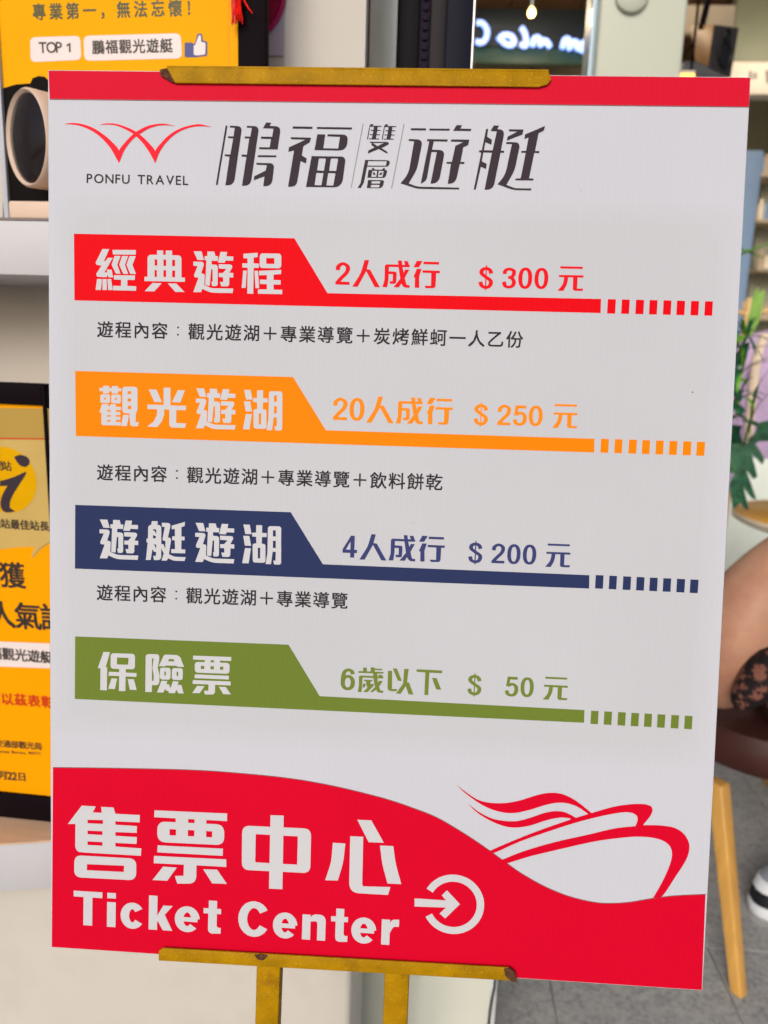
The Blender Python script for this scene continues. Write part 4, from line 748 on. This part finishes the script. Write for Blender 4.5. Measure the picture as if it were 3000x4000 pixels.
bp_ = box('blue_pillar', WF, (at(2870, 900, 4.2)[0], at(2948, 900, 4.2)[0], 4.2, 4.4, .0045, at(2910, 585, 4.2)[2]), M['bluew'], None, bevel=.01); tag(bp_, 'blue grey painted pillar beside the leaves', 'pillar')
mw = box('floor_sheen_block', WF, (1.25, 3.3, 4.75, 5.3, .0045, at(2900, 1750, 4.75)[2]), M['mint'], None, bevel=.01); tag(mw, 'added pale mint block standing for light on the far floor, behind the round table', 'block')  # added block: its pale mint stands for light reflected off the far floor
# shelf goods on the wall
hg = thing('wall_rack', 'pale wall rack with small jars beyond the blue pillar', 'rack', loc=at(2990, 1300, 4.6))
for py in (690, 870, 1060, 1250): box('rack_board', WF, (at(2956, py, 4.6)[0], 3.2, 4.6, 4.8, at(2980, py, 4.6)[2], at(2980, py-14, 4.6)[2]), M['beigew'], hg, bevel=.002)
box('rack_back', WF, (at(2956, 900, 4.8)[0], 3.2, 4.8, 4.83, at(2980, 1300, 4.8)[2], at(2980, 600, 4.8)[2]), mat('rack back', (.36, .36, .28), .6, var=.1), hg, bevel=-1)
rs = random.Random(5)
for py in (690, 870, 1060, 1250):
    zb2 = at(2980, py-14, 4.6)[2]
    for k in range(3):
        x = at(2968+k*22, py, 4.65)[0]; r_ = .018+.006*rs.random(); h_ = .07+.05*rs.random()
        v, f = lathe([(.0001, .0005), (r_, .0005), (r_, h_*.7), (r_*.5, h_*.85), (r_*.5, h_), (.0001, h_)], (x, 4.66, zb2), (0, 0, 1), 14)
        j = add('jar', v, f, M[['bluew', 'beigew', 'olive', 'rim'][rs.randrange(4)]], None, smooth=True); tag(j, ['leftmost', 'middle', 'right hand'][k]+' small jar on the '+{690: 'topmost', 870: 'second', 1060: 'third', 1250: 'lowest'}[py]+' board of the pale wall rack', 'jar', 'jars on the wall rack')
# round table
tcx_, tcy_ = 1.80, 3.33
tt = thing('round_table', 'round honey coloured table with a thick cream edge beside the lilac chairs', 'table', loc=(tcx_, tcy_, .0045))
v, f = lathe([(.0001, 0), (.41, 0), (.415, -.004)], (tcx_, tcy_, .745), (0, 0, 1), 60); add('table_top', v, f, M['tabletop'], tt, smooth=True)
v, f = lathe([(.415, -.0045), (.425, -.012), (.42, -.03), (.39, -.045), (.0001, -.045)], (tcx_, tcy_, .745), (0, 0, 1), 60); add('table_edge', v, f, M['rim'], tt, smooth=True)
tube('pedestal', [(tcx_, tcy_, .0245), (tcx_, tcy_, .699)], .035, M['palewood'], tt, n=20)
v, f = lathe([(.0001, .02), (.2, .02), (.23, .0005), (.0001, .0005)], (tcx_, tcy_, .0045), (0, 0, 1), 40); add('foot_plate', v, f, M['palewood'], tt, smooth=True)
# coat stand with a lilac coat
cs = thing('coat_stand', 'pale beech coat stand behind the potted plant', 'coat stand', loc=(1.18, 3.0, .0045))
tube('pole', [(1.18, 3.0, .03), (1.18, 3.0, 1.0), (1.18, 3.0, 1.62)], [.020, .020, .016], M['palewood'], cs, n=16)
for a in (20, 140, 260):
    tube('foot', [(1.18, 3.0, .10), (1.18+.25*math.cos(R(a)), 3.0+.25*math.sin(R(a)), .017)], [.016, .012], M['palewood'], cs, n=10)
for a in (80, 200, 320): tube('hook', [(1.18, 3.0, 1.56), (1.18+.07*math.cos(R(a)), 3.0+.07*math.sin(R(a)), 1.575), (1.18+.09*math.cos(R(a)), 3.0+.09*math.sin(R(a)), 1.61)], .009, M['palewood'], cs, n=8)
ct = thing('lilac_coat', 'lilac coat hanging from the pale coat stand behind the plant', 'coat', loc=(1.27, 2.95, 1.0))
v, f = [], []; lv = [(1.51, .03, .03), (1.49, .10, .06), (1.44, .15, .075), (1.30, .165, .085), (1.15, .175, .09), (1.06, .185, .10), (1.05, .182, .098)]; n = 48
for z, a_, b_2 in lv:
    for k in range(n):
        q = 2*math.pi*k/n; fo = 1+.07*math.sin(q*7+z*2)*min(1, (1.52-z)*3); v.append((1.27+a_*math.cos(q)*fo, 2.94+b_2*math.sin(q)*fo, z))
for i_ in range(len(lv)-1):
    for k in range(n): k2 = (k+1) % n; f.append((i_*n+k, (i_+1)*n+k, (i_+1)*n+k2, i_*n+k2))
f.append(tuple(range(n))); f.append(tuple((len(lv)-1)*n+k for k in range(n))[::-1])
add('coat_body', v, f, M['lilac'], ct, smooth=True)
tube('sleeve', spline([(1.16, 2.92, 1.43), (1.10, 2.88, 1.30), (1.10, 2.86, 1.10), (1.12, 2.85, .93)], 5), [.045]*8+[.042]*7+[.04], M['lilac'], ct, n=14)
tube('sleeve', spline([(1.38, 2.92, 1.43), (1.44, 2.88, 1.30), (1.45, 2.86, 1.10), (1.44, 2.85, .93)], 5), [.045]*8+[.042]*7+[.04], M['lilac'], ct, n=14)
tube('scarf', spline([(1.20, 2.88, 1.49), (1.17, 2.85, 1.40), (1.165, 2.83, 1.2), (1.17, 2.83, 1.02)], 5), .016, M['scarf'], ct, n=10, flat=.4)
# plant
PY = 2.25
pt = thing('potted_plant', 'leafy green plant with lobed dark leaves and thin blades in a terracotta pot', 'plant', loc=(.66, 2.32, .0045))
v, f = lathe([(.0001, 0), (.10, 0), (.14, .24), (.155, .24), (.155, .27), (.135, .27), (.13, .245), (.0001, .245)], (.66, 2.32, .0045), (0, 0, 1), 32); add('pot', v, f, M['pot'], pt, smooth=True)
root = np.array([.66, 2.32, .25])
def blade(p0_, p1_, p2_, w, m, name='leaf'):
    P = spline([p0_, p1_, p2_], 6); v, f = [], []; n = len(P)
    for k, p in enumerate(P):
        t = k/(n-1); ww = w*(math.sin(math.pi*min(1, .12+.88*t))**.7)+.0006; d_ = _n(P[min(k+1, n-1)]-P[max(k-1, 0)]); s = _n(np.cross(d_, AY)); nn = np.cross(s, d_)
        v += [p-s*ww, p-nn*.25*ww, p+s*ww, p+nn*.0008]
    for k in range(n-1):
        for q in range(4): q2 = (q+1) % 4; f.append((k*4+q, k*4+q2, (k+1)*4+q2, (k+1)*4+q))
    return add(name, v, f, m, pt, smooth=True)
rp = random.Random(11)
for k, (a, b, c, w, m) in enumerate([((2840, 1010), (2905, 985), (3035, 940), .014, 'leaf'), ((2870, 960), (2930, 985), (2990, 1010), .010, 'leaf'), ((2925, 1310), (2955, 1210), (2985, 1130), .011, 'leafl'), ((2935, 1250), (2950, 1180), (2960, 1120), .006, 'leafl'),
    ((2915, 1310), (2960, 1270), (3040, 1240), .004, 'blade'), ((2915, 1310), (2975, 1315), (3040, 1345), .0045, 'blade'), ((2915, 1310), (2880, 1330), (2840, 1360), .005, 'leaf'), ((2915, 1310), (2880, 1290), (2845, 1290), .006, 'blade'),
    ((2890, 1370), (2950, 1355), (3040, 1345), .004, 'blade'), ((2915, 1310), (2895, 1270), (2850, 1240), .005, 'blade'), ((2885, 1460), (2940, 1420), (3040, 1385), .004, 'blade'), ((2870, 1485), (2935, 1430), (3030, 1400), .003, 'blade'),
    ((2935, 1640), (2955, 1520), (3005, 1440), .004, 'blade'), ((2930, 1720), (2935, 1600), (2965, 1500), .003, 'leaf'), ((2850, 1520), (2885, 1480), (2925, 1500), .012, 'leaf'), ((2840, 1560), (2880, 1590), (2895, 1620), .014, 'leafdark'), ((2860, 1370), (2880, 1400), (2870, 1450), .010, 'leafdark'), ((2900, 1300), (2935, 1330), (2990, 1420), .004, 'blade'), ((2915, 1300), (2940, 1290), (3010, 1300), .004, 'blade'), ((2840, 1340), (2880, 1350), (2915, 1370), .012, 'leafdark'), ((2850, 1480), (2875, 1530), (2890, 1570), .012, 'leafdark'), ((2905, 1740), (2950, 1600), (3020, 1520), .003, 'blade'), ((2850, 1250), (2870, 1300), (2900, 1330), .008, 'leaf'), ((2900, 1640), (2940, 1650), (2990, 1680), .014, 'leafdark'), ((2850, 1640), (2880, 1620), (2920, 1640), .012, 'leafdark')]):
    Y = PY+rp.uniform(-.05, .05); o_ = blade(at(*a, Y), at(*b, Y-.02), at(*c, Y-.04), w*1.5, M[m])
for k in range(20):
    a = R(rp.uniform(-30, 200) if k % 3 else rp.uniform(200, 330)); Lb = rp.uniform(55, 125); cx_, cy_ = rp.choice([(2915, 1310), (2900, 1440), (2880, 1560)]); Y = PY+rp.uniform(-.08, .06)
    blade(at(cx_, cy_, Y), at(cx_+math.cos(a)*Lb*.55, cy_-math.sin(a)*Lb*.55-14, Y-.02), at(cx_+math.cos(a)*Lb, cy_-math.sin(a)*Lb+16, Y-.04), rp.uniform(.0045, .009), M[rp.choice(['blade', 'leafdark', 'leaf', 'leafdark'])])
for (px, py) in ((2915, 1310), (2840, 1010), (2925, 1300), (2905, 1740), (2860, 1500), (2850, 1570)):
    e = at(px, py, PY); tube('stem', spline([root+[rp.uniform(-.03, .03), rp.uniform(-.03, .03), 0], (root+e)/2+[-.03, .02, .05], e], 5), [.005]*10+[.003], M['leafdark'], pt, n=7)
PL = Plane(at(2905, 1740, PY), [1, -.1, 0], [0, .12, 1])
def lobed(s, m, dx=0, dy=0):
    P = [PL.hit(q[0]+dx, q[1]+dy) for q in smooth_loop(parse(s), 2, 70)]
    v, f = prism(PL, P, 0, .0012); return add('lobed_leaf', v, f, m, pt)
lobed('2905,1735 2935,1712 2965,1672 3010,1640 3020,1700 2950,1732 2985,1790 2978,1815 2935,1772 2958,1860 2942,1872 2915,1835 2955,1952 2935,1945 2905,1905 2925,1992 2905,1985 2893,1962 2862,1990 2855,1935 2848,1890 2870,1850 2838,1848 2848,1800 2838,1745 2870,1730', M['leafdark'])
PL = Plane(at(2880, 1690, PY+.05), [1, .15, 0], [0, -.1, 1]); lobed('2905,1735 2890,1690 2900,1662 2850,1658 2800,1640 2790,1700 2830,1745 2870,1752', M['leafdark'])
PL = Plane(at(2980, 1690, PY+.08), [1, .2, 0], [0, -.2, 1]); lobed('2915,1720 2950,1690 2965,1650 3040,1640 3060,1730 3000,1722 2960,1725', M['leafdark'])
# ================================================================== stool and seated person
SC = np.array([.93, 1.90]); 
stl = thing('round_stool', 'round stool with a dark brown padded seat and splayed varnished beech legs', 'stool', loc=(*SC, .0045))
v, f = lathe([(.0001, -.055), (.19, -.055), (.235, -.045), (.25, -.02), (.25, .02), (.235, .05), (.18, .062), (.0001, .065)], (*SC, .480), (0, 0, 1), 60); add('seat', v, f, M['brown'], stl, smooth=True)
def sqleg(foot, top, w0, w1, yaw):
    c, s = math.cos(R(yaw)), math.sin(R(yaw)); v = []
    for p, w in ((foot, w0), (top, w1)):
        for a, b in ((-1, -1), (1, -1), (1, 1), (-1, 1)): v.append(np.array(p)+np.array([c*a*w-s*b*w, s*a*w+c*b*w, 0]))
    return add('leg', v, BF, M['wood'], stl, bevel=.004, seg=3, smooth=True)
f0 = hz(2886, 3880, .006); t0 = hz(2772, 3050, .43)
sqleg(f0, t0+np.array([.02, .0, 0]), .0142, .019, 38)
for a in (90,):
    ca, sa = math.cos(R(a)), math.sin(R(a)); rt = lambda p: np.array([SC[0]+(p[0]-SC[0])*ca-(p[1]-SC[1])*sa, SC[1]+(p[0]-SC[0])*sa+(p[1]-SC[1])*ca, p[2]])
    if a == 270: continue
    sqleg(rt(f0), rt(t0), .0142, .019, 38+a)
sqleg(hz(3000, 3060, .006), np.array([1.04, 2.02, .43]), .0142, .019, 30)
sqleg(np.array([.62, 2.14, .006]), np.array([.76, 2.02, .43]), .0142, .019, 20)
pr = thing('person', 'seated person at the right edge, bare arm and leopard print skirt, black and white sneaker', 'person', loc=(.98, 1.9, .0045))
def skinfig(name, nodes, edges, m, par, root_i=0, lvl=2):
    Mi = MW[par.name].inverted(); me = bpy.data.meshes.new(name); me.from_pydata([tuple(Mi@Vector(n[:3])) for n in nodes], edges, []); me.update(); me.materials.append(m)
    o = bpy.data.objects.new(name, me); C.objects.link(o); o.parent = par; MW[o.name] = MW[par.name].copy()
    sk = o.modifiers.new('k', 'SKIN'); sk.use_smooth_shade = True
    for i_, n in enumerate(nodes):
        sv = me.skin_vertices[0].data[i_]; sv.radius = (n[3], n[4] if len(n) > 4 else n[3]); sv.use_root = (i_ == root_i)
    s = o.modifiers.new('s', 'SUBSURF'); s.levels = s.render_levels = lvl
    return o
# joints: the person faces away to the right, left arm bent with the hand on the hip
nd = [(1.02, 1.86, .60, .13, .12), (1.03, 1.85, .75, .115, .10), (1.06, 1.83, .92, .12, .10), (1.10, 1.82, 1.06, .14, .09), (1.12, 1.80, 1.16, .055), (1.13, 1.79, 1.24, .055), (1.135, 1.775, 1.33, .085, .09), (1.14, 1.77, 1.42, .07, .08),
      (1.02, 1.74, 1.08, .075), (*at(3060, 2240, 1.68), .092), (*at(2935, 2370, 1.66), .100), (*at(2835, 2520, 1.64), .098), (*at(2775, 2680, 1.66), .07), (.80, 1.80, .62, .045), (.89, 1.84, .60, .035),
      (1.26, 1.86, 1.06, .06), (1.34, 1.80, .90, .05), (1.36, 1.66, .78, .045), (1.28, 1.52, .72, .038), (1.22, 1.45, .69, .03),
      (.94, 1.78, .585, .095), (1.00, 1.62, .59, .085), (1.03, 1.46, .58, .066), (1.02, 1.50, .38, .055), (1.00, 1.60, .18, .042), (.99, 1.66, .09, .036),
      (1.14, 1.80, .585, .095), (1.26, 1.62, .59, .085), (1.34, 1.48, .58, .066), (1.34, 1.50, .36, .055), (1.32, 1.56, .17, .042), (1.31, 1.60, .09, .036)]
ed = [(0, 1), (1, 2), (2, 3), (3, 4), (4, 5), (5, 6), (6, 7), (3, 8), (8, 9), (9, 10), (10, 11), (11, 12), (12, 13), (13, 14), (3, 15), (15, 16), (16, 17), (17, 18), (18, 19), (0, 20), (20, 21), (21, 22), (22, 23), (23, 24), (24, 25), (0, 26), (26, 27), (27, 28), (28, 29), (29, 30), (30, 31)]
# fingers of both hands
for wr, base_, dirs in ((14, np.array([.89, 1.78, .60]), np.array([.8, .5, -.1])), (19, np.array([1.22, 1.45, .69]), np.array([-.9, -.2, -.4]))):
    dirs = _n(dirs); sd = _n(np.cross(dirs, (0, 0, 1))); 
    for q in range(5):
        off = (q-2)*.011; Lf = [.055, .07, .075, .07, .055][q]; p = base_+dirs*.03+sd*off; n0 = len(nd)
        if q == 0: p = base_+sd*-.028; 
        nd.append((*p, .0105)); nd.append((*(p+dirs*Lf*.5+[0, 0, -.004]), .0088)); nd.append((*(p+dirs*Lf*.9+[0, 0, -.018]), .0075)); ed += [(wr, n0), (n0, n0+1), (n0+1, n0+2)]
skinfig('body', nd, ed, M['skin'], pr)
# leopard skirt over hips and thighs
sk_ = [(1.02, 1.86, .60, .155, .145), (1.00, 1.83, .72, .150, .13), (1.02, 1.82, .80, .13, .12), (.96, 1.76, .61, .105), (.98, 1.64, .61, .10), (1.13, 1.78, .61, .12), (1.22, 1.66, .61, .105), (*at(3030, 2590, 1.55), .066), (*at(2940, 2690, 1.54), .042), (*at(2862, 2768, 1.54), .018)]
skinfig('skirt', sk_, [(0, 1), (1, 2), (0, 3), (3, 4), (0, 5), (5, 6), (3, 7), (7, 8), (8, 9)], M['leopard'], pr)
v, f = lathe([(.0001, .10), (.07, .085), (.105, .03), (.108, -.03), (.10, -.12), (.085, -.2), (.0001, -.2)], (1.145, 1.79, 1.41), (0, 0, 1), 28); add('hair', v, f, M['hair'], pr, smooth=True)
# feet: the visible left sneaker and its twin
def sneaker(heel, toe, group_label):
    heel, toe = np.array(heel), np.array(toe); d_ = _n(toe-heel); s_ = np.array([-d_[1], d_[0], 0]); Ls = np.linalg.norm(toe-heel)
    out = [(t, w) for t, w in ((0, .0), (.02, .024), (.10, .034), (.35, .036), (.60, .044), (.80, .045), (.93, .034), (1.0, .010))]
    ring = [heel+d_*Ls*t+s_*w for t, w in out]+[heel+d_*Ls*t-s_*w for t, w in out[::-1][:-1]]
    ring = [np.array([*p[:2], 0]) for p in ring]; n = len(ring); cen = heel+d_*Ls*.5; cen = np.array([cen[0], cen[1], 0])
    def loft(name, lv, m):
        v, f = [], []
        for z, sc, sh in lv:
            for p in ring: q = cen+(p-cen)*sc+d_*sh; v.append(np.array([q[0], q[1], z]))
        for k in range(len(lv)-1):
            for j in range(n): j2 = (j+1) % n; f.append((k*n+j, k*n+j2, (k+1)*n+j2, (k+1)*n+j))
        f.append(tuple(range(n))[::-1]); f.append(tuple((len(lv)-1)*n+j for j in range(n)))
        return add(name, v, f, m, pr, smooth=True)
    loft('sneaker_sole', [(.006, .97, 0), (.010, 1.0, 0), (.034, 1.02, 0), (.038, 1.0, 0)], M['shoewhite'])
    loft('sneaker_band', [(.0382, .97, 0), (.070, .95, -.002), (.072, .93, -.003)], M['shoeblack'])
    loft('sneaker_side', [(.0722, .94, -.004), (.094, .90, -.010), (.097, .88, -.012)], M['shoewhite'])
    loft('sneaker_upper', [(.0972, .87, -.014), (.112, .78, -.024), (.122, .62, -.04)], M['shoemid'])
    for k in range(4):
        t_ = .46+.11*k; p = heel+d_*Ls*(t_*.85+.02); zl_ = .128-.012*k
        tube('lace', [[*(p-s_*.020)[:2], zl_-.004], [*(p+d_*.004)[:2], zl_+.003], [*(p+s_*.020)[:2], zl_-.004]], .0028, M['shoewhite'], pr, n=6)
    loft('sneaker_collar', [(.1222, .60, -.045), (.14, .50, -.062), (.17, .40, -.07)], M['shoeblack'])
tp = hz(2930, 3560, .0)
sneaker((1.06, 1.85, 0), (tp[0], tp[1]-.02, 0), '')
sneaker((1.36, 1.64, 0), (1.28, 1.38, 0), '')
skinfig('trousers', [(1.02, 1.50, .42, .062), (1.01, 1.57, .30, .058), (1.03, 1.70, .17, .052), (1.04, 1.79, .12, .048)], [(0, 1), (1, 2), (2, 3)], M['jeans'], pr, lvl=1)
